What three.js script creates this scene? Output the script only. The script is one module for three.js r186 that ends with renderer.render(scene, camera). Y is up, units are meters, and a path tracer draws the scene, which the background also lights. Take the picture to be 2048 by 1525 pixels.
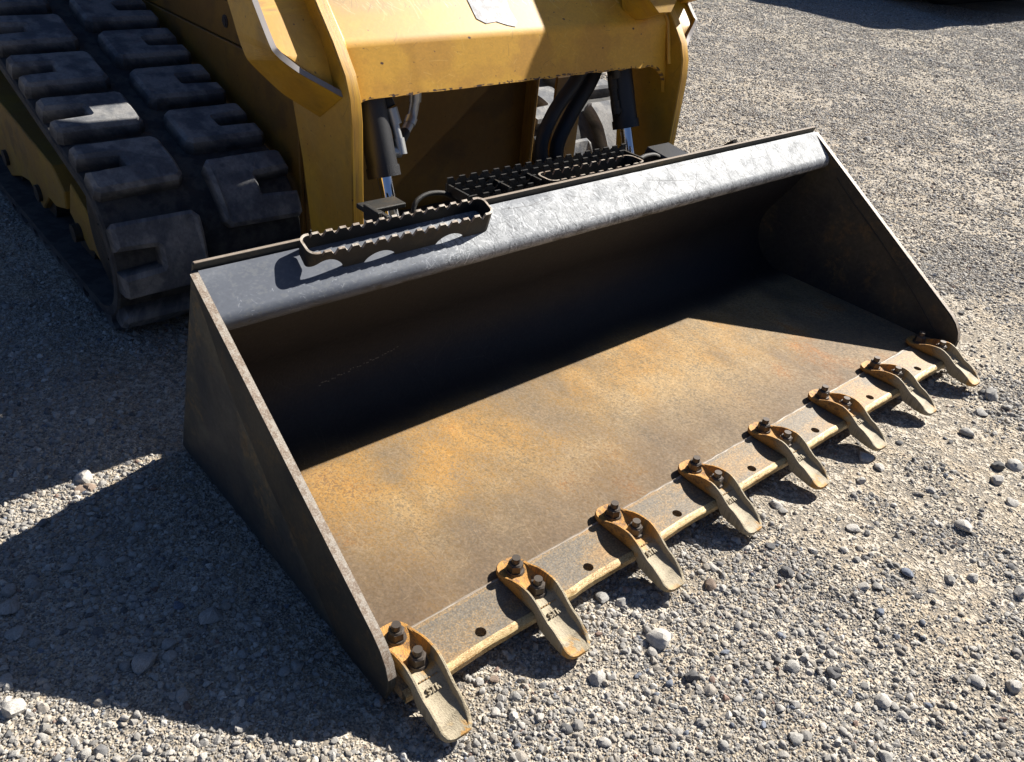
import * as THREE from 'three';
import { mergeGeometries, mergeVertices, toCreasedNormals } from 'three/addons/utils/BufferGeometryUtils.js';
import { RoundedBoxGeometry } from 'three/addons/geometries/RoundedBoxGeometry.js';
import { FontLoader } from 'three/addons/loaders/FontLoader.js';
import { TextGeometry } from 'three/addons/geometries/TextGeometry.js';

// ------------------------------------------------------------------ camera, sky, sun, exposure
const scene = new THREE.Scene();
const camera = new THREE.PerspectiveCamera(49.07, 1024 / 762, 0.02, 400);
camera.position.set(-0.4995, 1.2595, 0.8124);
camera.rotation.set(-0.5746, -0.7618, 0.1057, 'YXZ');
scene.add(camera);

const SUN = new THREE.Vector3(1.31, 1.0, 0.02).normalize();
const sunLight = new THREE.DirectionalLight(new THREE.Color(1.0, 0.955, 0.89), 5.0);
sunLight.position.copy(SUN).multiplyScalar(18).add(new THREE.Vector3(1, 0, -1));
sunLight.target.position.set(1, 0, -1);
sunLight.castShadow = true;
sunLight.shadow.mapSize.set(4096, 4096);
Object.assign(sunLight.shadow.camera, { left: -8, right: 8, top: 8, bottom: -8, near: 0.5, far: 50 });
sunLight.shadow.radius = 1;
scene.add(sunLight, sunLight.target);
{
  const W = 512, H = 256, d = new Float32Array(W * H * 4), v = new THREE.Vector3();
  for (let j = 0; j < H; j++) for (let i = 0; i < W; i++) {
    const el = (0.5 - (H - 0.5 - j) / H) * Math.PI * -1, az = ((i + 0.5) / W - 0.5) * 2 * Math.PI;
    const e = (j + 0.5) / H * Math.PI - Math.PI / 2;
    v.set(Math.cos(e) * Math.cos(az), Math.sin(e), Math.cos(e) * Math.sin(az));
    const up = Math.max(0, v.y), hz = Math.pow(1 - up, 4), c = Math.max(0, v.dot(SUN)), glow = 0.35 * Math.pow(c, 24) + 0.045 * Math.pow(c, 4);
    const o = (j * W + i) * 4, k = v.y < 0 ? 0.35 : 1;
    d[o] = (0.018 + 0.050 * hz + glow) * k; d[o + 1] = (0.038 + 0.064 * hz + glow * 0.98) * k; d[o + 2] = (0.092 + 0.08 * hz + glow * 0.96) * k; d[o + 3] = 1;
  }
  const t = new THREE.DataTexture(d, W, H, THREE.RGBAFormat, THREE.FloatType);
  t.mapping = THREE.EquirectangularReflectionMapping; t.magFilter = t.minFilter = THREE.LinearFilter; t.needsUpdate = true;
  scene.background = t; scene.environment = t;
}
const renderer = new THREE.WebGLRenderer({ antialias: true });
renderer.setSize(1024, 762);
renderer.toneMapping = THREE.LinearToneMapping;
renderer.toneMappingExposure = 2.3;
renderer.shadowMap.enabled = true;

// ------------------------------------------------------------------ random numbers and noise
function rng(seed) { let a = seed >>> 0; return () => { a = (a + 0x6d2b79f5) | 0; let t = Math.imul(a ^ (a >>> 15), 1 | a); t = (t + Math.imul(t ^ (t >>> 7), 61 | t)) ^ t; return ((t ^ (t >>> 14)) >>> 0) / 4294967296; }; }
const clamp = (x, a = 0, b = 1) => Math.min(b, Math.max(a, x));
const lerp = (a, b, t) => a + (b - a) * t;
const smooth = (a, b, x) => { const t = clamp((x - a) / (b - a)); return t * t * (3 - 2 * t); };
function noiseTile(N, M, fx, fy, seed) {             // tileable value noise, fx by fy cells
  const r = rng(seed), lat = new Float32Array(fx * fy); for (let i = 0; i < lat.length; i++) lat[i] = r();
  const out = new Float32Array(N * M), xi = new Int32Array(N), xj = new Int32Array(N), xt = new Float32Array(N);
  for (let i = 0; i < N; i++) { const f = i / N * fx, k = Math.floor(f), t = f - k; xi[i] = k % fx; xj[i] = (k + 1) % fx; xt[i] = t * t * (3 - 2 * t); }
  for (let j = 0; j < M; j++) {
    const f = j / M * fy, k = Math.floor(f), t0 = f - k, t = t0 * t0 * (3 - 2 * t0), a = (k % fy) * fx, b = ((k + 1) % fy) * fx;
    for (let i = 0; i < N; i++) { const p = lat[a + xi[i]], q = lat[a + xj[i]], s = lat[b + xi[i]], u = lat[b + xj[i]], m = p + (q - p) * xt[i]; out[j * N + i] = m + (s + (u - s) * xt[i] - m) * t; }
  }
  return out;
}
function fbm(N, M, fx, fy, oct, seed, gain = 0.5) {
  const out = new Float32Array(N * M); let amp = 1, tot = 0;
  for (let o = 0; o < oct && fx <= N && fy <= M; o++) { const n = noiseTile(N, M, fx, fy, seed + o * 17); for (let i = 0; i < out.length; i++) out[i] += n[i] * amp; tot += amp; amp *= gain; fx *= 2; fy *= 2; }
  for (let i = 0; i < out.length; i++) out[i] /= tot; return out;
}
const LAT = (() => { const r = rng(99), a = new Float32Array(65536); for (let i = 0; i < a.length; i++) a[i] = r(); return a; })();
function n2(x, y) { const i = Math.floor(x), j = Math.floor(y), u = x - i, v = y - j, s = u * u * (3 - 2 * u), t = v * v * (3 - 2 * v), L = (a, b) => LAT[((a & 255) << 8) | (b & 255)]; const p = lerp(L(i, j), L(i + 1, j), s), q = lerp(L(i, j + 1), L(i + 1, j + 1), s); return lerp(p, q, t); }
const f2 = (x, y) => (n2(x, y) * 0.5 + n2(x * 2.03 + 7, y * 2.03 + 3) * 0.3 + n2(x * 4.1 + 1, y * 4.1 + 9) * 0.2);

// ------------------------------------------------------------------ textures
function tex(N, M, fn, { srgb = true, wrap = true, strokes } = {}) {
  const cv = document.createElement('canvas'); cv.width = N; cv.height = M; const cx = cv.getContext('2d'), im = cx.createImageData(N, M), d = im.data, c = [0, 0, 0];
  for (let j = 0, o = 0; j < M; j++) for (let i = 0; i < N; i++, o += 4) { fn(j * N + i, c, i / N, j / M); d[o] = clamp(c[0], 0, 255); d[o + 1] = clamp(c[1], 0, 255); d[o + 2] = clamp(c[2], 0, 255); d[o + 3] = 255; }
  cx.putImageData(im, 0, 0); if (strokes) strokes(cx, N, M);
  const t = new THREE.CanvasTexture(cv); if (wrap) t.wrapS = t.wrapT = THREE.RepeatWrapping;
  t.colorSpace = srgb ? THREE.SRGBColorSpace : THREE.NoColorSpace; t.magFilter = THREE.LinearFilter; return t;
}
const rep = (t, u, v) => { t.repeat.set(u, v); return t; };
const mix3 = (c, a, b, t) => { c[0] = lerp(a[0], b[0], t); c[1] = lerp(a[1], b[1], t); c[2] = lerp(a[2], b[2], t); };
function scratch(cx, N, M, n, r, col, { len = 60, w = 1, ang = null, spread = 0.5, ymin = 0, ymax = 1, xmin = 0, xmax = 1 } = {}) {
  for (let k = 0; k < n; k++) {
    const x = lerp(xmin, xmax, r()) * N, y = lerp(ymin, ymax, r()) * M, a = ang === null ? r() * 6.283 : ang + (r() - 0.5) * spread, l = len * (0.25 + 1.2 * r() * r()), b = (r() - 0.5) * l * 0.3;
    cx.strokeStyle = `rgba(${col[0]},${col[1]},${col[2]},${(col[3] * (0.3 + 0.7 * r())).toFixed(3)})`; cx.lineWidth = w * (0.5 + r());
    cx.beginPath(); cx.moveTo(x, y); cx.quadraticCurveTo(x + Math.cos(a) * l / 2 - Math.sin(a) * b, y + Math.sin(a) * l / 2 + Math.cos(a) * b, x + Math.cos(a) * l, y + Math.sin(a) * l); cx.stroke();
  }
}

// bucket shell: u across the width (2.08 m), v along the sheet from the cutting edge (0) to the top of the back (1)
const N1 = 2048, M1 = 1024;
const gA = fbm(N1, M1, 7, 4, 5, 11), gB = fbm(N1, M1, 640, 300, 2, 23, 0.9), gC = fbm(N1, M1, 24, 7, 5, 31), gD = fbm(N1, M1, 400, 200, 2, 47, 0.7), gE = fbm(N1, M1, 5, 5, 4, 53);
const shellMap = tex(N1, M1, (i, c, u, vv) => {
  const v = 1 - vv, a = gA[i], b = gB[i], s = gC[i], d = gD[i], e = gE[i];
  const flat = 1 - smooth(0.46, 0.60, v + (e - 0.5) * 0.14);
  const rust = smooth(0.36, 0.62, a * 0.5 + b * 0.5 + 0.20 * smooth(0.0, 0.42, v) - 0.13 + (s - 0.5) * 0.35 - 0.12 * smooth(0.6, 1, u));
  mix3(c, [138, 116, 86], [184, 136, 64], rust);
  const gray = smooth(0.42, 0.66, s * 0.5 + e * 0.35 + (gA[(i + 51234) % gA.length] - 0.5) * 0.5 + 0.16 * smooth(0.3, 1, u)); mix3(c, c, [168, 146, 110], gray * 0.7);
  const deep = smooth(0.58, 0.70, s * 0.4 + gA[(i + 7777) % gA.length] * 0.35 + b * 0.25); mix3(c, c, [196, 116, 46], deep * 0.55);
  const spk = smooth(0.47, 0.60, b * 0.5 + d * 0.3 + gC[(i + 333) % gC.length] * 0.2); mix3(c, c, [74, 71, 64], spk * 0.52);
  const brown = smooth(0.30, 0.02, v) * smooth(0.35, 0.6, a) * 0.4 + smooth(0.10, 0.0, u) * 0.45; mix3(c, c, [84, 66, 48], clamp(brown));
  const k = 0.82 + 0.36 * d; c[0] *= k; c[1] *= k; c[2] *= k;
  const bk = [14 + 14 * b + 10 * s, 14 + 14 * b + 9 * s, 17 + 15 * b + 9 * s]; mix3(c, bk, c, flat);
}, { wrap: false, strokes(cx, N, M) { const r = rng(5); scratch(cx, N, M, 500, r, [215, 195, 160, 0.22], { len: 40, ymin: 0.45 }); scratch(cx, N, M, 420, r, [92, 80, 66, 0.32], { len: 150, w: 1.2, ymin: 0.4, ang: 1.4, spread: 0.5 }); scratch(cx, N, M, 260, r, [206, 186, 150, 0.26], { len: 130, w: 1.1, ymin: 0.4, ang: 1.75, spread: 0.5 }); scratch(cx, N, M, 400, r, [60, 52, 44, 0.3], { len: 70, ymin: 0.42, ang: 1.5, spread: 1.2 }); scratch(cx, N, M, 260, r, [120, 112, 104, 0.22], { len: 90, ymax: 0.45 }); for (let k = 0; k < 26; k++) { cx.fillStyle = 'rgba(205,190,160,0.5)'; cx.fillRect(280 + k * 9 + 4 * r(), 330 - k * 1.1 + 5 * r(), 3 + 5 * r(), 2); } } });
const shellRough = tex(512, 256, (i, c, u, vv) => { const j = Math.floor(vv * 256) * 4 * N1 + Math.floor(u * 512) * 4, v = 1 - vv, fl = 1 - smooth(0.46, 0.6, v); const k = lerp(140 + 60 * gB[j], 175 + 60 * gB[j], fl); c[0] = c[1] = c[2] = k; }, { srgb: false, wrap: false });
const shellBump = tex(1024, 512, (i, c) => { const j = Math.floor(i / 1024) * 2 * N1 + (i % 1024) * 2; c[0] = c[1] = c[2] = 255 * clamp(gD[j] * 0.4 + gB[j] * 0.6); }, { srgb: false, wrap: false });

// dark worn steel paint, one tile = 0.8 m
const P = 1024, pA = fbm(P, P, 6, 6, 6, 61), pB = fbm(P, P, 90, 90, 4, 67, 0.7), pC = fbm(P, P, 16, 16, 5, 71), pD = fbm(P, P, 3, 3, 4, 73);
const steelMap = tex(P, P, (i, c) => {
  mix3(c, [56, 57, 55], [76, 72, 62], smooth(0.38, 0.66, pA[i])); mix3(c, c, [104, 84, 56], smooth(0.54, 0.70, pC[i] * 0.6 + pB[i] * 0.4) * 0.6);
  mix3(c, c, [44, 46, 50], smooth(0.52, 0.66, pD[i]) * 0.6); const k = 0.8 + 0.4 * pB[i]; c[0] *= k; c[1] *= k; c[2] *= k;
}, { strokes(cx, N, M) { const r = rng(8); scratch(cx, N, M, 500, r, [150, 142, 130, 0.25], { len: 70 }); scratch(cx, N, M, 200, r, [180, 170, 150, 0.25], { len: 24 }); } });
const steelRough = tex(512, 512, (i, c) => { const j = Math.floor(i / 512) * 2 * P + (i % 512) * 2; c[0] = c[1] = c[2] = 110 + 120 * pC[j]; }, { srgb: false });
const fineBump = tex(512, 512, (i, c) => { const j = Math.floor(i / 512) * 2 * P + (i % 512) * 2; c[0] = c[1] = c[2] = 255 * (0.6 * pB[j] + 0.4 * pC[j]); }, { srgb: false });

// lip of the bucket: worn, scratched black paint, sun glare painted in towards the right
const LN = 2048, LM = 256, lA = fbm(LN, LM, 10, 2, 5, 81), lB = fbm(LN, LM, 300, 40, 3, 83, 0.7), lC = fbm(LN, LM, 60, 8, 5, 87);
const lipMap = tex(LN, LM, (i, c, u, v) => {
  const wearGlare = smooth(0.28, 0.66, lA[i] * 0.5 + 0.42 * smooth(0.10, 0.55, u) + 0.05), noseShade = smooth(0.62, 0.95, v + (lC[i] - 0.5) * 0.22 + (lB[i] - 0.5) * 0.2);
  mix3(c, [88, 93, 102], [152, 154, 154], wearGlare); mix3(c, c, [182, 184, 183], smooth(0.50, 0.62, lB[(i + 9013) % lB.length] * 0.8 + lC[(i + 555) % lC.length] * 0.2) * wearGlare * 0.5); mix3(c, c, [104, 106, 106], smooth(0.54, 0.66, lC[i] * 0.25 + lB[i] * 0.75) * 0.45);
  mix3(c, c, [38, 36, 33], noseShade * 0.95); mix3(c, c, [66, 50, 34], noseShade * smooth(0.52, 0.66, lC[i]) * 0.5); const k = 0.93 + 0.14 * lB[i]; c[0] *= k; c[1] *= k; c[2] *= k;  // nose underside: shade painted in dark, with rust blotches
}, { wrap: false, strokes(cx, N, M) { const r = rng(9); scratch(cx, N, M, 2200, r, [244, 245, 243, 0.5], { len: 22, w: 1.5, ymax: 0.66, xmin: 0.22 }); scratch(cx, N, M, 2600, r, [74, 77, 80, 0.5], { len: 20, w: 1.5, ymax: 0.68, xmin: 0.18, ang: 1.2, spread: 2.2 }); scratch(cx, N, M, 700, r, [58, 60, 62, 0.6], { len: 46, w: 2, ymax: 0.6, xmin: 0.25, ang: 1.3, spread: 0.7 }); scratch(cx, N, M, 500, r, [250, 250, 248, 0.6], { len: 40, w: 1.8, ymax: 0.62, xmin: 0.25, ang: 1.4, spread: 1.2 }); scratch(cx, N, M, 60, r, [40, 40, 42, 0.6], { len: 120, w: 1.6, ymax: 0.6, xmin: 0.3 }); scratch(cx, N, M, 260, r, [225, 228, 230, 0.45], { len: 12, w: 0.9, ymin: 0.35, ymax: 0.75, xmin: 0.02, xmax: 0.25 }); for (let k = 0; k < 60; k++) { cx.fillStyle = `rgba(50,48,46,${0.3 + 0.5 * r()})`; cx.beginPath(); cx.ellipse(lerp(0.3, 1, r()) * N, r() * 0.6 * M, 1 + 2.5 * r() * r(), 1 + 2 * r(), r() * 3, 0, 7); cx.fill(); } } });
const lipRough = tex(512, 64, (i, c, u) => { const j = Math.floor(i / 512) * 4 * LN + (i % 512) * 4; c[0] = c[1] = c[2] = 120 + 70 * lC[j]; }, { srgb: false, wrap: false });

// yellow paint, one tile = 0.9 m
const yellowMap = tex(P, P, (i, c) => {
  mix3(c, [206, 158, 46], [192, 142, 46], smooth(0.35, 0.65, pA[i])); mix3(c, c, [190, 150, 84], smooth(0.5, 0.75, pC[i]) * 0.35); mix3(c, c, [122, 92, 50], smooth(0.54, 0.72, pA[(i + 300000) % pA.length] * 0.6 + pC[(i + 77777) % pC.length] * 0.4) * 0.45); const k = 0.93 + 0.14 * pB[i]; c[0] *= k; c[1] *= k; c[2] *= k;
}, { strokes(cx, N, M) { const r = rng(12); scratch(cx, N, M, 140, r, [225, 190, 120, 0.3], { len: 60, w: 0.8 }); scratch(cx, N, M, 70, r, [88, 58, 26, 0.35], { len: 26, w: 0.9 }); scratch(cx, N, M, 160, r, [236, 208, 150, 0.35], { len: 90, w: 1.4 }); scratch(cx, N, M, 60, r, [92, 64, 34, 0.45], { len: 60, w: 1.6 }); for (let k = 0; k < 240; k++) { cx.fillStyle = `rgba(${60 + 20 * r()},${38 + 10 * r()},24,${0.4 + 0.5 * r()})`; cx.beginPath(); cx.ellipse(r() * N, r() * M, 1 + 3 * r() * r(), 1 + 2.5 * r() * r(), r() * 3, 0, 7); cx.fill(); } } });
// beam: the same paint scuffed pale on its sloping upper face (upper half of the sheet)
const bA = fbm(1024, 512, 10, 5, 5, 101), bB = fbm(1024, 512, 200, 100, 3, 103, 0.7);
const beamMap = tex(1024, 512, (i, c, u, vv) => {
  const v = 1 - vv, scuff = smooth(0.44, 0.58, v + (bA[i] - 0.5) * 0.12); mix3(c, [204, 154, 48], [190, 140, 46], smooth(0.4, 0.6, bA[i])); mix3(c, c, [164, 136, 84], scuff * (0.55 + 0.45 * bB[i])); mix3(c, c, [142, 108, 50], smooth(0.50, 0.66, bA[i] * 0.5 + bB[i] * 0.5) * scuff * 0.6);
  const k = 0.94 + 0.12 * bB[i]; c[0] *= k; c[1] *= k; c[2] *= k;
}, { wrap: false, strokes(cx, N, M) { const r = rng(14); scratch(cx, N, M, 800, r, [214, 196, 156, 0.6], { len: 44, w: 1.8, ymax: 0.5, ang: 1.1, spread: 0.9 }); scratch(cx, N, M, 420, r, [118, 86, 42, 0.6], { len: 44, w: 1.8, ymax: 0.5, ang: 1.9, spread: 1.2 }); scratch(cx, N, M, 40, r, [70, 56, 40, 0.6], { len: 26, w: 0.9, ymax: 0.5 }); scratch(cx, N, M, 130, r, [226, 194, 128, 0.45], { len: 40, w: 1.4, ymin: 0.5 }); scratch(cx, N, M, 60, r, [120, 82, 34, 0.5], { len: 34, w: 1.4, ymin: 0.5 }); for (let k = 0; k < 40; k++) { cx.fillStyle = `rgba(70,42,24,${0.5 + 0.4 * r()})`; cx.beginPath(); cx.ellipse(r() * N, (0.5 + 0.5 * r()) * M, 1 + 3 * r() * r(), 1 + 2.4 * r() * r(), r() * 3, 0, 7); cx.fill(); } for (let k = 0; k < 120; k++) { cx.fillStyle = `rgba(52,32,22,${0.5 + 0.5 * r()})`; cx.beginPath(); const x = r() * N; cx.ellipse(x, M - 2 - 5 * r() * r(), 2 + 9 * r() * r(), 1 + 3.5 * r() * r(), 0, 0, 7); cx.fill(); } for (const [x, y] of [[90, 420], [640, 330], [880, 380], [330, 370]]) { cx.fillStyle = 'rgba(50,28,20,0.9)'; cx.beginPath(); cx.ellipse(x, y, 4, 3, 0.5, 0, 7); cx.fill(); } } });
// dusty rubber, one tile = 0.5 m
const rubberMap = tex(P, P, (i, c) => { mix3(c, [74, 76, 79], [112, 111, 108], smooth(0.38, 0.62, pA[i] * 0.5 + pC[i] * 0.5)); const k = 0.85 + 0.3 * pB[i]; c[0] *= k; c[1] *= k; c[2] *= k; }, { strokes(cx, N, M) { const r = rng(17); scratch(cx, N, M, 160, r, [28, 27, 27, 0.5], { len: 40, w: 1 }); scratch(cx, N, M, 120, r, [170, 162, 148, 0.3], { len: 40, w: 1 }); } });
// teeth: rusty orange at the bolts, dusty beige at the point; u across, v along
const tA = fbm(256, 512, 8, 16, 5, 121), tB = fbm(256, 512, 60, 120, 3, 123, 0.7);
const toothMaps = [0, 0.05, -0.06].map((sh, q) => tex(256, 512, (i, c, u, vv) => { const v = 1 - vv + sh, j = (i + q * 40007) % tA.length; mix3(c, [190, 138, 66], [124, 88, 50], smooth(0.48, 0.66, tA[j] * 0.6 + tB[j] * 0.4)); mix3(c, c, [158, 146, 122], smooth(0.42, 0.56, v + (tA[j] - 0.5) * 0.22)); mix3(c, c, [178, 134, 70], smooth(0.86, 0.97, v) * smooth(0.42, 0.58, tA[j])); mix3(c, c, [92, 82, 68], smooth(0.5, 0.66, tB[j]) * 0.5); const k = 0.88 + 0.24 * tB[j]; c[0] *= k; c[1] *= k; c[2] *= k; }, { wrap: false }));
const bevelMap = tex(1024, 64, (i, c) => { const j = (i % 1024) + ((i >> 10) * 4) * 1024; mix3(c, [172, 146, 98], [134, 94, 46], smooth(0.47, 0.58, bA[j % bA.length] * 0.4 + bB[j % bB.length] * 0.6)); mix3(c, c, [212, 194, 150], smooth(0.52, 0.62, bB[(j + 9001) % bB.length]) * 0.7); });
const edgeMap = tex(1024, 128, (i, c, u, v) => { const j = (i * 7) % gC.length, x = i % 1024, y = i >> 10, g = gB[(y * 2 + 300) * N1 + x * 2], a = gA[(y * 4) * N1 + x * 2]; mix3(c, [118, 104, 84], [140, 114, 78], smooth(0.38, 0.58, a)); mix3(c, c, [84, 88, 92], smooth(0.45, 0.62, g) * 0.55); mix3(c, c, [164, 116, 60], smooth(0.55, 0.7, a) * smooth(0.45, 0.6, g) * 0.5); const k = 0.72 + 0.56 * gD[(y * 2 + 300) * N1 + x * 2]; c[0] *= k; c[1] *= k; c[2] *= k; });
const rimMap = tex(512, 512, (i, c) => { const x = i % 512, y = i >> 9, n = pC[y * 2 * P + x * 2], b = pB[y * 2 * P + x * 2]; mix3(c, [146, 136, 122], [120, 102, 84], smooth(0.40, 0.62, n)); mix3(c, c, [178, 170, 158], smooth(0.50, 0.64, b) * 0.6); mix3(c, c, [98, 88, 78], smooth(0.46, 0.36, b) * 0.45); });
// ground dirt, one tile = 1.7 m
const G = 2048, dA = fbm(G, G, 5, 5, 6, 131), dB = fbm(G, G, 180, 180, 3, 137, 0.7), dC = fbm(G, G, 620, 620, 2, 139, 0.8), dD = fbm(G, G, 40, 40, 5, 149);
const dirtMap = tex(G, G, (i, c) => { mix3(c, [146, 135, 118], [166, 155, 138], smooth(0.36, 0.64, dA[i])); mix3(c, c, [186, 178, 164], smooth(0.54, 0.64, dB[i]) * 0.75); mix3(c, c, [104, 99, 92], smooth(0.50, 0.36, dC[i] * 0.4 + dB[i] * 0.6) * 0.85); mix3(c, c, [168, 150, 124], smooth(0.5, 0.68, dD[i]) * 0.35); const k = 0.8 + 0.4 * dC[i]; c[0] *= k; c[1] *= k; c[2] *= k; });
const dirtBump = tex(G, G, (i, c) => { c[0] = c[1] = c[2] = 255 * clamp(0.5 * smooth(0.35, 0.7, dB[i]) + 0.3 * dC[i] + 0.25 * dD[i]); }, { srgb: false });
const stoneMap = tex(256, 256, (i, c) => { const x = i % 256, y = i >> 8, n = pC[y * 4 * P + x * 4], b = pB[y * 4 * P + x * 4], k = 205 + 50 * n - 60 * smooth(0.5, 0.7, b); c[0] = c[1] = c[2] = k; });

// ------------------------------------------------------------------ materials
const mat = (o) => new THREE.MeshPhysicalMaterial(o);
const shared = (t, u, v) => { const k = t.clone(); k.repeat.set(u, v ?? u); return k; };
const M = {
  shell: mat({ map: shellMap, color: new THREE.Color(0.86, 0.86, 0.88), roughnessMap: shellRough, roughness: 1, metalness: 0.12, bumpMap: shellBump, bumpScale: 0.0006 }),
  steel: mat({ map: rep(steelMap, 1.25, 1.25), color: new THREE.Color(1.2, 1.2, 1.12), roughnessMap: rep(steelRough, 1.25, 1.25), roughness: 0.9, metalness: 0.15, bumpMap: shared(fineBump, 1.25), bumpScale: 0.0004 }),
  cutter: mat({ map: shared(steelMap, 2), color: new THREE.Color(0.56, 0.56, 0.54), roughness: 0.6, metalness: 0.15, bumpMap: shared(fineBump, 2), bumpScale: 0.0005 }),
  sideIn: mat({ map: shared(steelMap, 1.25), roughness: 0.65, metalness: 0.1, color: new THREE.Color(0.8, 0.78, 0.76), bumpMap: shared(fineBump, 1.25), bumpScale: 0.0004 }),
  lip: mat({ map: lipMap, color: new THREE.Color(0.82, 0.83, 0.85), roughnessMap: lipRough, roughness: 1, metalness: 0.05, specularIntensity: 0.6, bumpMap: lipMap, bumpScale: 0.0003 }),
  worn: mat({ map: rep(rimMap, 3, 3), roughness: 0.6, metalness: 0.1 }),
  yellow: mat({ map: rep(yellowMap, 1.1, 1.1), roughness: 0.5, metalness: 0, clearcoat: 0.15, clearcoatRoughness: 0.35, bumpMap: shared(fineBump, 1.5), bumpScale: 0.0002 }),
  hull: mat({ map: shared(yellowMap, 1.1), color: new THREE.Color(0.29, 0.28, 0.21), roughness: 0.6, metalness: 0 }),  // dirtier yellow, darkened further to put the hull shade into its colour
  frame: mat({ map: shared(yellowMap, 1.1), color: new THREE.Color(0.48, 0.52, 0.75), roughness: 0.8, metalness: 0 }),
  armShaded: mat({ map: shared(yellowMap, 1.1), color: new THREE.Color(0.68, 0.69, 0.5), roughness: 0.5, metalness: 0, clearcoat: 0.1, clearcoatRoughness: 0.4 }),  // same yellow paint, with the shade on the arms put into its colour
  beam: mat({ map: beamMap, roughness: 0.55, metalness: 0, clearcoat: 0.05, clearcoatRoughness: 0.4, bumpMap: shared(fineBump, 2, 1), bumpScale: 0.0002 }),
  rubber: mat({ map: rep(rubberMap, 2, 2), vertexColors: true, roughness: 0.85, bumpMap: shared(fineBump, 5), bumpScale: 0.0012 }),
  belt: mat({ map: shared(rubberMap, 3), color: new THREE.Color(0.34, 0.335, 0.33), roughness: 0.9, bumpMap: shared(fineBump, 5), bumpScale: 0.001 }),
  teeth: toothMaps.map((t) => mat({ map: t, color: new THREE.Color(0.95, 0.94, 0.9), roughness: 0.68, metalness: 0.1, bumpMap: shared(fineBump, 0.5, 1), bumpScale: 0.0012 })),
  bolt: mat({ color: new THREE.Color(0.16, 0.13, 0.105), map: shared(fineBump, 8), roughness: 0.5, metalness: 0.5 }),
  bevel: mat({ map: rep(bevelMap, 1, 1), roughness: 0.55, metalness: 0.15, bumpMap: bevelMap, bumpScale: 0.0006 }),
  edge: mat({ map: rep(edgeMap, 1, 1), roughness: 0.6, metalness: 0.2, bumpMap: shared(fineBump, 3), bumpScale: 0.0004 }),
  black: mat({ color: new THREE.Color(0.018, 0.018, 0.019), roughness: 0.45, metalness: 0.1, bumpMap: shared(fineBump, 4), bumpScale: 0.0004 }),
  blackDusty: mat({ map: shared(steelMap, 2), color: new THREE.Color(0.40, 0.38, 0.36), roughness: 0.6, metalness: 0.2, bumpMap: shared(fineBump, 4), bumpScale: 0.0006 }),
  hose: mat({ color: new THREE.Color(0.014, 0.014, 0.014), roughness: 0.6 }),
  chrome: mat({ color: new THREE.Color(0.75, 0.76, 0.78), roughness: 0.08, metalness: 1 }),
  bare: mat({ color: new THREE.Color(0.22, 0.20, 0.19), roughness: 0.65, metalness: 0.1 }),
  zinc: mat({ color: new THREE.Color(0.42, 0.42, 0.40), roughness: 0.4, metalness: 0.7 }),
  dirt: mat({ map: dirtMap, roughness: 0.95, bumpMap: dirtBump, bumpScale: 0.007 }),
  stone: mat({ map: stoneMap, roughness: 0.85, bumpMap: shared(fineBump, 1), bumpScale: 0.0006 }),
  dark: mat({ color: new THREE.Color(0.02, 0.02, 0.022), roughness: 0.7 }),
  glass: mat({ color: new THREE.Color(0.03, 0.035, 0.04), roughness: 0.05 }),
};

// ------------------------------------------------------------------ naming helpers
const used = new Map();
function numbered(n) { const k = used.get(n) ?? 0; used.set(n, k + 1); return k ? `${n}_${String(k).padStart(3, '0')}` : n; }
function finish(m) { m.castShadow = m.receiveShadow = true; return m; }
function thing(name, label, category, [x, y, z] = [0, 0, 0], group) { const o = new THREE.Group(); o.name = numbered(name); o.position.set(x, y, z); o.userData = { label, category }; if (group) o.userData.group = group; scene.add(o); return o; }
function part(name, geo, m, parent, label) {          // geometry given in world axes; moved into the thing's own axes
  const g = Array.isArray(geo) ? mergeGeometries(geo.map((q) => (q.index ? q.toNonIndexed() : q)).map(strip), false) : geo;
  let px = 0, py = 0, pz = 0; for (let p = parent; p && p !== scene; p = p.parent) { px += p.position.x; py += p.position.y; pz += p.position.z; }
  g.translate(-px, -py, -pz); const o = finish(new THREE.Mesh(g, m)); o.name = name; if (label) o.userData.label = label; parent.add(o); return o;
}
function strip(g) { for (const k of Object.keys(g.attributes)) if (!['position', 'normal', 'uv'].includes(k)) g.deleteAttribute(k); return g; }
function sub(name, parent) { const o = new THREE.Group(); o.name = name; parent.add(o); return o; }
const box = (w, h, d, x, y, z, r = 0.003) => new RoundedBoxGeometry(w, h, d, 1, Math.min(r, w / 3, h / 3, d / 3)).translate(x, y, z);
const V = (x, y, z) => new THREE.Vector3(x, y, z);
// plate lying in a plane of constant x: outline in (z, y)
function plateX(pts, x0, x1, bevel = 0.0015, holes = []) {
  const s = new THREE.Shape(pts.map(([z, y]) => new THREE.Vector2(-z, y))); for (const h of holes) s.holes.push(h);
  const g = new THREE.ExtrudeGeometry(s, { depth: x1 - x0 - 2 * bevel, bevelEnabled: bevel > 0, bevelSize: bevel, bevelThickness: bevel, bevelOffset: -bevel, bevelSegments: 1, curveSegments: 12 });
  g.translate(0, 0, bevel); g.rotateY(Math.PI / 2); g.translate(x0, 0, 0); return g;      // (-z, y, depth) -> (depth, y, z)
}
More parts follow.
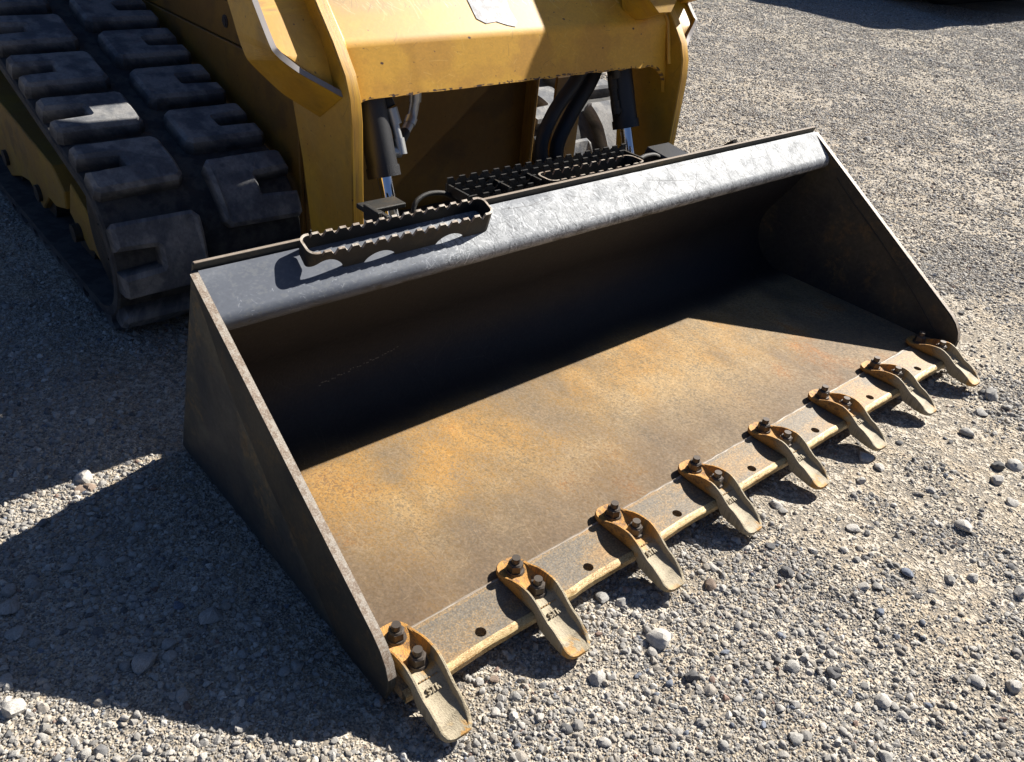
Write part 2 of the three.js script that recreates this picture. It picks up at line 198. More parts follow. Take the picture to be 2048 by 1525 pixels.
// a sheet swept along x: profile in (z, y), both faces and the rims
function sweepX(prof, x0, x1, th, { nx = 1, vflip = false, wob = null, close = true } = {}) {
  const n = prof.length, L = [0]; for (let i = 1; i < n; i++) L.push(L[i - 1] + Math.hypot(prof[i][0] - prof[i - 1][0], prof[i][1] - prof[i - 1][1]));
  const pos = [], uv = [], idx = []; const nor = prof.map((p, i) => { const a = prof[Math.max(0, i - 1)], b = prof[Math.min(n - 1, i + 1)], dz = b[0] - a[0], dy = b[1] - a[1], l = Math.hypot(dz, dy); return [-dy / l, dz / l]; });
  const face = (off, flip) => { const base = pos.length / 3; for (let i = 0; i < n; i++) for (let k = 0; k <= nx; k++) { const x = lerp(x0, x1, k / nx), w = wob ? wob(x, L[i]) : 0; pos.push(x, prof[i][1] + nor[i][1] * (off + w), prof[i][0] + nor[i][0] * (off + w)); uv.push(k / nx, vflip ? 1 - L[i] / L[n - 1] : L[i] / L[n - 1]); } for (let i = 0; i < n - 1; i++) for (let k = 0; k < nx; k++) { const a = base + i * (nx + 1) + k, b = a + 1, c = a + nx + 1, d = c + 1; flip ? idx.push(a, c, b, b, c, d) : idx.push(a, b, c, b, d, c); } return base; };
  const A = face(0, true), B = face(th, false);
  if (close) { const q = (a, b, c, d) => { const base = pos.length / 3; for (const k of [a, b, c, d]) { pos.push(pos[3 * k], pos[3 * k + 1], pos[3 * k + 2]); uv.push(uv[2 * k], uv[2 * k + 1]); } idx.push(base, base + 1, base + 2, base, base + 2, base + 3); };
    for (let i = 0; i < n - 1; i++) { const a = i * (nx + 1), b = a + nx + 1; q(A + a, A + b, B + b, B + a); q(A + a + nx, B + a + nx, B + b + nx, A + b + nx); }
    for (let k = 0; k < nx; k++) { q(A + k, B + k, B + k + 1, A + k + 1); const e = (n - 1) * (nx + 1); q(A + e + k, A + e + k + 1, B + e + k + 1, B + e + k); } }
  const g = new THREE.BufferGeometry(); g.setAttribute('position', new THREE.Float32BufferAttribute(pos, 3)); g.setAttribute('uv', new THREE.Float32BufferAttribute(uv, 2)); g.setIndex(idx); g.computeVertexNormals(); return g;
}
const tube = (pts, r, seg = 24, rad = 10) => new THREE.TubeGeometry(new THREE.CatmullRomCurve3(pts.map((p) => V(...p))), seg, r, rad, false);
function rod(a, b, r, seg = 20, r2 = r) { const A = V(...a), B = V(...b), d = B.clone().sub(A), g = new THREE.CylinderGeometry(r2, r, d.length(), seg); g.applyQuaternion(new THREE.Quaternion().setFromUnitVectors(V(0, 1, 0), d.normalize())); return g.translate((a[0] + b[0]) / 2, (a[1] + b[1]) / 2, (a[2] + b[2]) / 2); }
const worldUV = (g, k = 1) => { const p = g.attributes.position, n = g.attributes.normal, u = g.attributes.uv; for (let i = 0; i < p.count; i++) { const ax = Math.abs(n.getX(i)), ay = Math.abs(n.getY(i)), az = Math.abs(n.getZ(i)); const q = ax >= ay && ax >= az ? [p.getZ(i), p.getY(i)] : ay >= az ? [p.getX(i), p.getZ(i)] : [p.getX(i), p.getY(i)]; u.setXY(i, q[0] * k, q[1] * k); } return g; };

// ------------------------------------------------------------------ ground
const relief = (x, z) => { const far = smooth(2.5, 9, Math.hypot(x - 1, z)); return (f2(x * 1.1 + 20, z * 1.1 + 40) - 0.5) * (0.022 + 0.05 * far) + (f2(x * 6 + 3, z * 6 + 8) - 0.5) * 0.012 + (n2(x * 28, z * 28) - 0.5) * 0.004 - 0.004 + 0.017 * smooth(0.03, -0.12, x) * smooth(-2.2, -1.0, z) * smooth(0.6, 0.2, z); };
{
  const grade = (a, b, lo, hi, n) => { const o = [-260, -120, -60, -30, -15]; const s = []; for (const k of o) if (k < a - 1) s.push(k); for (let i = 0; i <= n; i++) { const t = i / n; s.push(t < 0.25 ? lerp(a, lo, t / 0.25) : t < 0.8 ? lerp(lo, hi, (t - 0.25) / 0.55) : lerp(hi, b, (t - 0.8) / 0.2)); } for (const k of [18, 30, 60, 120, 260]) if (k > b + 1) s.push(k); return s; };
  const X = grade(-3, 14, -0.9, 3.4, 520), Z = grade(-10, 3, -1.8, 1.0, 420), pos = [], uv = [], idx = [];
  for (const z of Z) for (const x of X) { pos.push(x, Math.hypot(x, z) > 25 ? 0 : relief(x, z), z); uv.push(x / 1.7, z / 1.7); }
  const w = X.length; for (let j = 0; j < Z.length - 1; j++) for (let i = 0; i < w - 1; i++) { const a = j * w + i; idx.push(a, a + w, a + 1, a + 1, a + w, a + w + 1); }
  const g = new THREE.BufferGeometry(); g.setAttribute('position', new THREE.Float32BufferAttribute(pos, 3)); g.setAttribute('uv', new THREE.Float32BufferAttribute(uv, 2)); g.setIndex(idx); g.computeVertexNormals();
  const o = finish(new THREE.Mesh(g, M.dirt)); o.name = 'ground'; o.userData = { kind: 'structure' }; scene.add(o);
}

// ------------------------------------------------------------------ stones
function stoneGeo(seed, detail, flat, sq = [1, 0.62, 0.85]) {
  const r = rng(seed); let g = mergeVertices(new THREE.IcosahedronGeometry(1, detail).deleteAttribute('normal').deleteAttribute('uv')); const p = g.attributes.position, cuts = [];
  for (let k = 0; k < 11; k++) cuts.push([V(r() - 0.5, r() - 0.5, r() - 0.5).normalize(), 0.52 + 0.36 * r()]);
  const v = V(0, 0, 0); for (let i = 0; i < p.count; i++) { v.fromBufferAttribute(p, i); let l = 1; for (const [n, d] of cuts) { const c = v.dot(n); if (c > 0.05) l = Math.min(l, lerp(d / c, 1, flat ? 0.0 : 0.18)); } v.multiplyScalar(l * (0.96 + 0.08 * r())); p.setXYZ(i, v.x * sq[0], v.y * sq[1], v.z * sq[2]); }
  g.computeVertexNormals(); if (flat) g = toCreasedNormals(g, 0.5);
  const q = g.attributes.position, uv = new Float32Array(q.count * 2); for (let i = 0; i < q.count; i++) { uv[2 * i] = q.getX(i) * 0.4 + q.getY(i) * 0.3 + seed * 0.37; uv[2 * i + 1] = q.getZ(i) * 0.4 + q.getY(i) * 0.2; } g.setAttribute('uv', new THREE.BufferAttribute(uv, 2)); return g;
}
const stoneColour = (r, c) => { const t = r(), k = 0.75 + 0.5 * r(); if (t < 0.50) c.setRGB(0.42 * k, 0.395 * k, 0.355 * k); else if (t < 0.72) c.setRGB(0.46 * k, 0.41 * k, 0.34 * k); else if (t < 0.89) c.setRGB(0.60 * k, 0.565 * k, 0.50 * k); else if (t < 0.955) c.setRGB(0.20 * k, 0.195 * k, 0.19 * k); else if (t < 0.97) c.setRGB(0.30 * k, 0.20 * k, 0.155 * k); else c.setRGB(0.20 * k, 0.22 * k, 0.26 * k); return c; };
// where loose gravel lies thick and where packed dirt shows
function cover(x, z) {
  let d = smooth(0.40, 0.58, f2(x * 1.7 + 5, z * 1.7 + 2) * 0.6 + f2(x * 6 + 1, z * 6) * 0.4);
  d = Math.max(d, 0.95 * smooth(0.1, -0.25, x) * (0.6 + 0.4 * f2(x * 4, z * 4)));                     // left of the bucket
  d = Math.max(d, 0.85 * smooth(0.16, 0.30, z) * smooth(1.2, 0.5, x) * (0.45 + 0.8 * f2(x * 5 + 9, z * 5)));
  d *= 1 - 0.55 * smooth(1.0, 1.7, x) * smooth(-0.6, 0.1, z) * smooth(4, 2.6, x);                    // dusty strip right of the teeth
  const lo = lerp(0.06, 0.48, smooth(1.6, 3.4, Math.hypot(x - 0.6, z))); return clamp(lo + (1 - lo) * d);
}
const underBucket = (x, z) => x > 0.02 && x < 2.06 && z > -0.78 && z < 0.05;
{
  const root = new THREE.Group(); root.name = 'gravel'; root.userData = { kind: 'stuff', label: 'loose grey and tan gravel spread over the packed dirt', category: 'gravel' }; scene.add(root);
  const q = new THREE.Quaternion(), e = new THREE.Euler(), s = V(1, 1, 1), t = V(0, 0, 0), m4 = new THREE.Matrix4(), col = new THREE.Color();
  function scatter(name, geos, count, seed, where, size, sink = 0.25) {
    const r = rng(seed), sets = geos.map(() => []); let made = 0, tries = 0;
    while (made < count && tries++ < count * 12) { const [x, z] = where(r); if (underBucket(x, z)) continue; if (r() > cover(x, z)) continue; sets[Math.floor(r() * geos.length)].push([x, z, size(r, x, z), r(), r(), r(), r(), r()]); made++; }
    sets.forEach((list, k) => {
      const im = finish(new THREE.InstancedMesh(geos[k], M.stone, list.length)); im.name = k ? `${name}_${String(k).padStart(3, '0')}` : name; im.userData = { kind: 'stuff' };
      list.forEach(([x, z, d, a, b, c, f, h], i) => { e.set((a - 0.5) * 0.9, b * 6.283, (c - 0.5) * 0.9); q.setFromEuler(e); s.set(d * 0.5 * (0.8 + 0.5 * f), d * 0.5 * (0.75 + 0.4 * h), d * 0.5 * (0.8 + 0.4 * a)); t.set(x, relief(x, z) + d * (0.28 - sink), z); im.setMatrixAt(i, m4.compose(t, q, s)); stoneColour(rng(seed + i * 7 + k * 131), col); im.setColorAt(i, col); });
      root.add(im);
    });
  }
  const small = [0, 1, 2].map((k) => stoneGeo(300 + k, 1, k < 2)), mid = [0, 1, 2, 3, 4, 5].map((k) => stoneGeo(400 + k, 2, k !== 3, [1, 0.65 + 0.1 * (k % 2), 0.8])), big = [0, 1, 2, 3].map((k) => stoneGeo(500 + k, 2, k < 3, [1, 0.62, 0.8]));
  const near = (r) => [lerp(-1.0, 3.3, r()), lerp(-1.7, 1.0, r())];
  const ring = (r) => { const d = 1.2 + 9 * Math.pow(r(), 0.75), a = lerp(-1.75, 0.35, r()); return [0.4 + d * Math.cos(a) * 1.15, 0.4 + d * Math.sin(a)]; };
  scatter('grit', small, 200000, 1, near, (r) => 0.0035 + 0.005 * r() * r(), 0.15);
  scatter('pebbles', mid, 56000, 2, near, (r) => 0.0065 + 0.0125 * Math.pow(r(), 3), 0.23);
  scatter('coarse_pebbles', big, 2200, 3, near, (r) => 0.015 + 0.014 * r() * r(), 0.22);
  scatter('far_pebbles', mid, 240000, 4, ring, (r, x, z) => (0.007 + 0.012 * r() * r()) * (1 + 0.06 * Math.hypot(x, z)), 0.235);
  scatter('far_grit', small, 330000, 6, ring, (r, x, z) => (0.006 + 0.005 * r()) * (1 + 0.06 * Math.hypot(x, z)), 0.2);
  scatter('far_coarse_pebbles', big, 6000, 5, ring, (r, x, z) => 0.018 + 0.018 * r() * r(), 0.22);
}
const STONES = [[1.116,0.308,0.0328,'l'], [1.347,0.465,0.0406,'l'], [1.128,0.336,0.0202,'g'], [0.857,0.297,0.0298,'d'], [0.695,0.224,0.0307,'b'], [0.707,0.24,0.0197,'l'], [0.894,0.228,0.0235,'d'], [1.023,0.336,0.0194,'l'], [1.02,0.37,0.0218,'g'], [1.083,0.458,0.027,'u'], [1.195,0.555,0.028,'l'], [1.144,0.526,0.0275,'g'], [0.962,0.422,0.0259,'l'], [0.984,0.438,0.0213,'g'], [1.243,0.636,0.0387,'l'], [0.745,0.409,0.0184,'l'], [0.749,0.476,0.0237,'l'], [0.694,0.449,0.0212,'l'], [0.707,0.506,0.0296,'d'], [0.655,0.448,0.0292,'g'], [0.645,0.421,0.0188,'d'], [0.733,0.591,0.0297,'l'], [0.742,0.613,0.0191,'g'], [0.736,0.63,0.0233,'l'], [0.679,0.571,0.0187,'l'], [0.556,0.486,0.017,'l'], [0.586,0.499,0.0222,'l'], [0.925,0.684,0.0296,'l'], [0.974,0.73,0.0348,'l'], [0.63,0.657,0.0284,'g'], [0.995,0.643,0.0188,'l'], [0.529,0.537,0.0276,'g'], [0.583,0.589,0.018,'l'], [0.412,0.468,0.019,'g'], [0.926,0.477,0.0208,'u'], [1.026,0.155,0.0299,'l'], [1.022,0.176,0.0223,'g'], [0.481,0.113,0.0312,'g'], [0.561,0.149,0.0212,'g'], [0.538,0.126,0.0169,'p'], [0.504,0.145,0.0271,'l'], [0.333,0.243,0.0328,'l'], [0.142,0.187,0.0185,'l'], [0.158,0.122,0.017,'l'], [0.145,0.098,0.017,'l'], [0.218,0.283,0.0203,'d'], [0.198,0.237,0.0185,'l'], [0.191,0.183,0.0206,'g'], [0.184,0.134,0.0189,'b'], [0.491,0.254,0.0466,'l'], [0.477,0.346,0.0317,'d'], [-0.436,-0.501,0.0389,'g'], [-0.428,-0.549,0.0331,'g'], [-0.16,-0.269,0.0442,'g'], [-0.197,-0.328,0.0225,'u'], [-0.291,-0.244,0.0432,'g'], [-0.088,-0.085,0.0303,'g'], [-0.111,-0.088,0.0227,'g'], [-0.265,-0.138,0.0284,'g'], [-0.268,-0.519,0.0263,'g'], [-0.441,-0.434,0.0358,'g'], [-0.243,-0.255,0.0258,'g'], [-0.202,-0.118,0.0189,'g'], [-0.149,-0.164,0.0193,'g'], [-0.219,-0.795,0.0417,'l'], [-0.218,-0.756,0.0266,'b'], [-0.236,-0.761,0.0266,'b'], [-0.174,-0.582,0.0249,'g'], [-0.203,-0.548,0.0245,'g'], [-0.335,-0.384,0.0186,'g'], [-0.425,-0.396,0.0228,'g'], [-0.389,-0.544,0.0286,'g'], [-0.311,-0.558,0.0245,'g'], [-0.329,-0.542,0.0265,'g'], [-0.486,-0.277,0.0435,'l'], [-0.425,-0.133,0.0187,'l'], [-0.348,-0.082,0.0184,'l'], [-0.286,-0.019,0.0162,'l'], [1.39,0.18,0.0395,'l'], [1.382,0.227,0.028,'l'], [1.293,0.225,0.0271,'l'], [1.538,0.198,0.0207,'d'], [2.008,0.247,0.0513,'g'], [2.001,0.22,0.0342,'d'], [1.89,0.264,0.0363,'g'], [1.751,0.29,0.0378,'g'], [1.665,0.408,0.0394,'d'], [1.714,0.436,0.0431,'l'], [1.604,0.43,0.0386,'l'], [1.415,0.348,0.0252,'l'], [1.54,0.495,0.0318,'l'], [1.983,0.299,0.0305,'g'], [1.506,-0.403,0.0223,'l'], [4.238,-1.423,0.0451,'g']];
{ // single larger stones: [x, z, size, tone]
  const tone = { l: [0.60, 0.565, 0.505], g: [0.46, 0.44, 0.40], d: [0.15, 0.147, 0.145], b: [0.32, 0.235, 0.175], u: [0.24, 0.27, 0.33], p: [0.52, 0.40, 0.34] }, word = { l: 'pale', g: 'grey', d: 'dark', b: 'brown', u: 'bluish', p: 'pink' };
  const own = { '0.491,0.254': 'large pale stone alone in front of the third gap between the teeth', '0.857,0.297': 'black angular stone on bare dirt in front of the teeth', '0.695,0.224': 'rounded brown stone on the gravel just in front of the third tooth', '-0.16,-0.269': 'largest flat grey stone in the middle of the bucket shadow', '-0.291,-0.244': 'large flat grey stone near the lower rim of the bucket shadow', '-0.197,-0.328': 'small bluish stone in the middle of the bucket shadow', '-0.219,-0.795': 'large pale stone in the narrow sunlit wedge left of the bucket', '-0.486,-0.277': 'large tan stone on sunlit gravel at the left border below the shadow', '0.333,0.243': 'pale stone on the gravel below the tip of the second tooth', '2.008,0.247': 'largest grey stone of the little heap right of the far teeth', '0.477,0.346': 'dark stone on the gravel beside the large pale stone', '0.538,0.126': 'small pink stone beneath the tip of the third tooth', '1.083,0.458': 'bluish stone on the dirt far in front of the fourth tooth', '4.238,-1.423': 'single grey stone on the dirt behind the far end of the bucket', '-0.265,-0.138': 'rounded grey stone at the sunlit rim of the bucket shadow', '-0.088,-0.085': 'grey stone in shadow beside the near toe of the bucket' };
  const sg = [0, 1, 2, 3, 4, 5].map((k) => stoneGeo(820 + k * 3, 2, true, [1, 0.62 + 0.06 * (k % 3), 0.78 + 0.05 * (k % 2)])), r = rng(4242), mats = {}; for (const k in tone) mats[k] = mat({ map: stoneMap, color: new THREE.Color(...tone[k]), roughness: 0.85, bumpMap: shared(fineBump, 1.5), bumpScale: 0.0009 });
  const ZONES = { shade: ['in the bucket shadow', 'counting from the near toe', 0, 0], wedge: ['in the sunlit wedge left of the bucket', 'counting from the heel', 0, -0.8], low: ['below the bucket shadow', 'counting from the nearest tooth', 0.06, 0.2], far: ['right of the far teeth', 'counting from the farthest tooth', 1.987, 0.2], front: ['in front of the teeth', 'counting from the nearest tooth', 0.06, 0.2] };
  const zoneOf = (x, z) => (x < 0 && z < -0.7 ? ZONES.wedge : x < -0.05 && z > -0.62 && z < -0.05 && !(x < -0.4 && z > -0.2) ? ZONES.shade : x < 0 ? ZONES.low : x > 1.2 ? ZONES.far : ZONES.front), far2 = (q, w) => Math.hypot(q[0] - w[2], q[1] - w[3]);
  const ORD = ['closest ', ...'second third fourth fifth sixth seventh eighth ninth tenth eleventh twelfth thirteenth fourteenth fifteenth sixteenth seventeenth eighteenth nineteenth twentieth twenty-first twenty-second twenty-third twenty-fourth twenty-fifth twenty-sixth twenty-seventh'.split(' ').map((w) => w + ' ')];
  STONES.forEach(([x, z, d, k], i) => {
    const o = finish(new THREE.Mesh(sg[i % 6], mats[k])); o.name = numbered('stone'); o.scale.set(d * 0.6, d * (0.46 + 0.12 * r()), d * 0.6); o.rotation.set((r() - 0.5) * 0.5, r() * 6.28, (r() - 0.5) * 0.5); o.position.set(x, relief(x, z) + d * 0.09, z);
const where = zoneOf(x, z), key = `${x},${z}`, peers = STONES.filter((q) => q[3] === k && zoneOf(q[0], q[1]) === where && !own[`${q[0]},${q[1]}`]).sort((a, b) => far2(a, where) - far2(b, where)), n = peers.findIndex((q) => q[0] === x && q[1] === z);
    o.userData = { category: 'stone', label: own[key] ?? (peers.length > 1 ? `${ORD[n]}${word[k]} larger stone ${where[0]} ${where[1]}` : `only ${word[k]} larger stone ${where[0]}`), group: `larger stones ${where[0]}` }; scene.add(o);
  });
}
// ------------------------------------------------------------------ bucket
const W = 2.08, EY = 0.0585;
const bucket = thing('loader_bucket', 'wide steel loader bucket with rusty floor and eight bolt-on teeth, resting on the gravel', 'bucket', [1.04, 0, -0.4]);
{
  // sheet: floor, curve and back
  const prof = []; for (let i = 0; i <= 6; i++) prof.push([lerp(-0.004, -0.56, i / 6), 0.052]); const ae = 122.7 * Math.PI / 180;
  for (let i = 1; i <= 20; i++) { const a = ae * i / 20; prof.push([-0.56 - 0.13 * Math.sin(a), 0.182 - 0.13 * Math.cos(a)]); } prof.push([-0.6296, 0.3145], [-0.5898, 0.3767], [-0.55, 0.439]);
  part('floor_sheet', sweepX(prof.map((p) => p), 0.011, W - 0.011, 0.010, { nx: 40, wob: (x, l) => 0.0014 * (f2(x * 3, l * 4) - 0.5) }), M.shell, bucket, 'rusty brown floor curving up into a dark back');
  part('back_plate', plateX([[-0.593, 0.559], [-0.584, 0.559], [-0.60, 0.515], [-0.776, 0.030], [-0.786, 0.024]], 0.004, W - 0.004, 0.001), M.steel, bucket);
  // lip: sloping plate rolled under at the nose
  const lp = []; for (let i = 0; i <= 6; i++) lp.push([lerp(-0.582, -0.512, i / 6), lerp(0.5455, 0.4875, i / 6)]);
  const cz = -0.512 - 0.64 * 0.025, cy = 0.4875 - 0.768 * 0.025; for (let i = 1; i <= 14; i++) { const a = lerp(Math.atan2(0.768, 0.64), -1.75, i / 14); lp.push([cz + 0.025 * Math.cos(a), cy + 0.025 * Math.sin(a)]); } lp.push([-0.556, 0.444]);
  part('lip', sweepX(lp, 0.010, W - 0.010, -0.006, { nx: 60, vflip: true, wob: (x, l) => 0.0016 * (f2(x * 4, l * 9) - 0.5) }), M.lip, bucket, 'scratched grey top lip with rolled nose');
  // side plates and the thicker strips along their front edges
  const front = [[0.030, 0.151], [0.052, 0.132], [0.068, 0.110], [0.076, 0.085], [0.076, 0.060], [0.066, 0.030]];
  const side = [[-0.589, 0.545], ...front, [0.0, 0.022], [-0.07, 0.020], [-0.78, 0.010], [-0.791, 0.016]];
  const cut = [[-0.577, 0.5395], [0.0315, 0.1525], [0.0535, 0.1335], [0.0695, 0.111], [0.0775, 0.085], [0.0775, 0.060], [0.067, 0.027], [0.0, 0.022], [-0.074, 0.022], [-0.187, 0.124], [-0.326, 0.231], [-0.447, 0.352], [-0.52, 0.455]];
  for (const right of [0, 1]) {
    const x = right ? W - 0.010 : 0; part('side_plate', plateX(side, x, x + 0.010, 0.001), right ? M.sideIn : M.steel, bucket);
    const c = right ? W - 0.001 : -0.0065; part('side_cutter', plateX(cut, c, c + 0.0075, 0.0012), M.cutter, bucket);
    const sm = [[-0.55, 0.495], [-0.52, 0.455], [-0.447, 0.352], [-0.326, 0.231], [-0.187, 0.124], [-0.074, 0.024]]; part('weld_bead', tube(sm.map(([z, y]) => [right ? W + 0.0005 : -0.0005, y, z]), 0.0058, 80, 6), M.steel, bucket);
    if (right) part('weld_bead', tube([[W - 0.0105, 0.43, -0.46], [W - 0.0105, 0.397, -0.415], [W - 0.0105, 0.237, -0.182], [W - 0.0105, 0.08, 0.01]], 0.0025, 60, 6), M.cutter, bucket);
    const rim = [[-0.580, 0.5435], ...[0.2, 0.4, 0.6, 0.8].map((t) => [lerp(-0.58, 0.0315, t), lerp(0.5435, 0.1545, t)]), [0.0320, 0.1545], [0.0542, 0.1352], [0.0703, 0.1122], [0.0786, 0.086]];
    part('worn_rim', worldUV(sweepX(rim, right ? W - 0.0096 : -0.0062, right ? W + 0.0062 : 0.0096, -0.0012, { nx: 1 }), 3.5), M.worn, bucket, 'bare worn front edge of the side plate');
  }
  part('worn_rim', box(W - 0.012, 0.002, 0.0088, W / 2, 0.5599, -0.5885, 0.0006), M.worn, bucket, 'bare worn top edge of the bucket back');
  // cutting edge: plate with holes, worn bevel along its front, weld bead behind
  const T0 = 0.062, S = 0.275, ze = (x) => { const f = (x - T0) / S, k = f - Math.floor(f); return 0.105 - 0.004 * Math.sin(Math.PI * k) + 0.0022 * (f2(x * 22, 3) - 0.5); };
  const sh = new THREE.Shape(); sh.moveTo(0.0125, -0.008); const nE = 160; for (let i = nE; i >= 0; i--) { } sh.lineTo(0.0125, ze(0.0125) - 0.012); for (let i = 1; i <= nE; i++) { const x = lerp(0.0125, W - 0.0125, i / nE); sh.lineTo(x, ze(x) - 0.012); } sh.lineTo(W - 0.0125, -0.008);
  for (let i = 0; i < 7; i++) { const h = new THREE.Path(); h.absarc(T0 + (i + 0.485) * S, 0.0715, 0.0108, 0, Math.PI * 2, true); sh.holes.push(h); }
  const eg = new THREE.ExtrudeGeometry(sh, { depth: 0.022, bevelEnabled: false, curveSegments: 20 }); eg.rotateX(Math.PI / 2).translate(0, EY, 0); { const u = eg.attributes.uv; for (let i = 0; i < u.count; i++) u.setXY(i, u.getX(i), u.getY(i) * 8); }
  part('cutting_edge', eg, M.edge, bucket, 'grey cutting edge with round bolt holes');
  { const pos = [], uv = [], idx = [], rows = [[-0.0122, 0.0003], [-0.007, -0.0016], [-0.0025, -0.0042], [0, -0.0075], [-0.0015, -0.0222], [-0.018, -0.0222]]; for (let i = 0; i <= nE * 2; i++) { const x = lerp(0.013, W - 0.013, i / nE / 2), w = 0.003 * (f2(x * 60, 8) - 0.5); rows.forEach(([dz, dy], k) => { pos.push(x, EY + dy + (k === 1 ? w : 0), ze(x) + dz + (k > 0 && k < 4 ? w : 0)); uv.push(x * 2, k / 5); }); }
    for (let i = 0; i < nE * 2; i++) for (let k = 0; k < 5; k++) { const a = i * 6 + k, b = a + 6; idx.push(a, a + 1, b, b, a + 1, b + 1); }
    let g = new THREE.BufferGeometry(); g.setAttribute('position', new THREE.Float32BufferAttribute(pos, 3)); g.setAttribute('uv', new THREE.Float32BufferAttribute(uv, 2)); g.setIndex(idx); g = toCreasedNormals(g, 0.5);
    part('worn_bevel', g, M.bevel, bucket, 'bright worn bevel along the cutting edge'); }
  { const pts = []; for (let i = 0; i <= 120; i++) pts.push([lerp(0.014, W - 0.014, i / 120), 0.0535 + 0.0012 * (n2(i * 0.9, 4) - 0.5), -0.0085 + 0.003 * (n2(i * 0.7, 1) - 0.5)]); part('weld_bead', tube(pts, 0.0055, 480, 8), M.worn, bucket, 'worn weld line between floor and cutting edge'); }
  // teeth
  const st = [[-0.034, .010], [-0.032, .018], [-0.027, .025], [-0.019, .0305], [-0.008, .0338], [0.004, .0345], [0.016, .0345], [0.03, .0345], [0.045, .0345], [0.06, .0345], [0.075, .0345], [0.087, .0345], [0.093, .0344], [0.099, .0343], [0.106, .0342], [0.12, .0338], [0.135, .0334], [0.15, .0328], [0.165, .0322], [0.178, .0314], [0.187, .030], [0.194, .0268], [0.199, .022], [0.202, .014]];
  const cur = (k) => (z) => { for (let i = 1; i < k.length; i++) if (z <= k[i][0]) { const t = clamp((z - k[i - 1][0]) / (k[i][0] - k[i - 1][0])); return lerp(k[i - 1][1], k[i][1], t * t * (3 - 2 * t)); } return k[k.length - 1][1]; };
  const lin = (k) => (z) => { for (let i = 1; i < k.length; i++) if (z <= k[i][0]) return lerp(k[i - 1][1], k[i][1], clamp((z - k[i - 1][0]) / (k[i][0] - k[i - 1][0]))); return k[k.length - 1][1]; };
  const yf = cur([[-1, .011], [0.080, .011], [0.150, -.014], [0.202, -.0305]]), yw = cur([[-0.012, .0004], [0.05, .021], [0.068, .0245], [0.10, .021], [0.14, .0155], [0.175, .0075], [0.196, .0006], [0.21, .0004]]), yb = lin([[-1, .0008], [0.100, .0008], [0.104, -.003], [0.109, -.019], [0.12, -.027], [0.15, -.034], [0.18, -.0385], [0.195, -.0385], [0.21, -.0335]]);
  const toothGeo = (() => {
    const pos = [], uv = [], idx = []; let nP = 0;
    st.forEach(([z, w]) => { const f = yf(z), t = f + yw(z), b = yb(z), th = Math.min(0.0062, w * 0.4), y = Math.max(f, t), c = Math.min(0.002, w * 0.1), ring = [[-w + c, b], [-w, b + 0.002], [-w - 0.0006, (b + y) / 2], [-w, y - 0.0022], [-w + 0.0018, y], [-w + th - 0.001, y], [-w + th + 0.0008, lerp(y, f, 0.2)], [-w + th + 0.0018, lerp(y, f, 0.85)], [-w + th + 0.0055, f]]; const full = ring.concat(ring.slice().reverse().map(([x, q]) => [-x, q])); nP = full.length; for (const [x, q] of full) { pos.push(x, q, z); uv.push((x + q * 1.1) / 0.08 + 0.5, (z + 0.036) / 0.24); } });
    for (let i = 0; i < st.length - 1; i++) for (let k = 0; k < nP; k++) { const a = i * nP + k, b = i * nP + (k + 1) % nP, c = a + nP, d = b + nP; idx.push(a, b, c, b, d, c); }
    for (const [s, fl] of [[0, true], [st.length - 1, false]]) for (let k = 0; k < nP / 2 - 1; k++) { const a = s * nP + k, b = a + 1, d = s * nP + nP - 1 - k, c = d - 1; fl ? idx.push(a, c, b, a, d, c) : idx.push(a, b, c, a, c, d); }
    const g = new THREE.BufferGeometry(); g.setAttribute('position', new THREE.Float32BufferAttribute(pos, 3)); g.setAttribute('uv', new THREE.Float32BufferAttribute(uv, 2)); g.setIndex(idx); return toCreasedNormals(g, 0.75);
  })();
  const boltGeo = mergeGeometries([new THREE.CylinderGeometry(0.0175, 0.0195, 0.0045, 28).translate(0, 0.00225, 0), new THREE.CylinderGeometry(0.0155, 0.0165, 0.015, 6).translate(0, 0.012, 0), new THREE.CylinderGeometry(0.0115, 0.0140, 0.003, 24).translate(0, 0.021, 0), new THREE.CylinderGeometry(0.0085, 0.0088, 0.012, 18).translate(0, 0.0284, 0)].map((g) => strip(toCreasedNormals(g, 0.5))));
  const font = await new FontLoader().loadAsync('fonts/droid/droid_sans_bold.typeface.json');
  const letters = new TextGeometry('STR', { font, size: 0.0115, depth: 0.0016, curveSegments: 4, bevelEnabled: true, bevelSize: 0.0003, bevelThickness: 0.0004, bevelSegments: 1 }); letters.computeBoundingBox(); letters.translate(-(letters.boundingBox.max.x + letters.boundingBox.min.x) / 2, 0, 0).rotateX(-Math.PI / 2 + 0.36).translate(0, 0.0005, 0.1235); letters.translate(0, yf(0.1155) - 0.0016, 0); { const u = letters.attributes.uv, q = letters.attributes.position; for (let i = 0; i < u.count; i++) u.setXY(i, q.getX(i) / 0.08 + 0.5, 0.68); }
  const ridge = mergeGeometries([-0.016, -0.0095, -0.003, 0.0035, 0.010, 0.0165].map((x) => new RoundedBoxGeometry(0.0045, 0.0022, 0.0032, 1, 0.0007).translate(x, yf(0.1) + 0.0006, 0.1)));
  const r = rng(77);
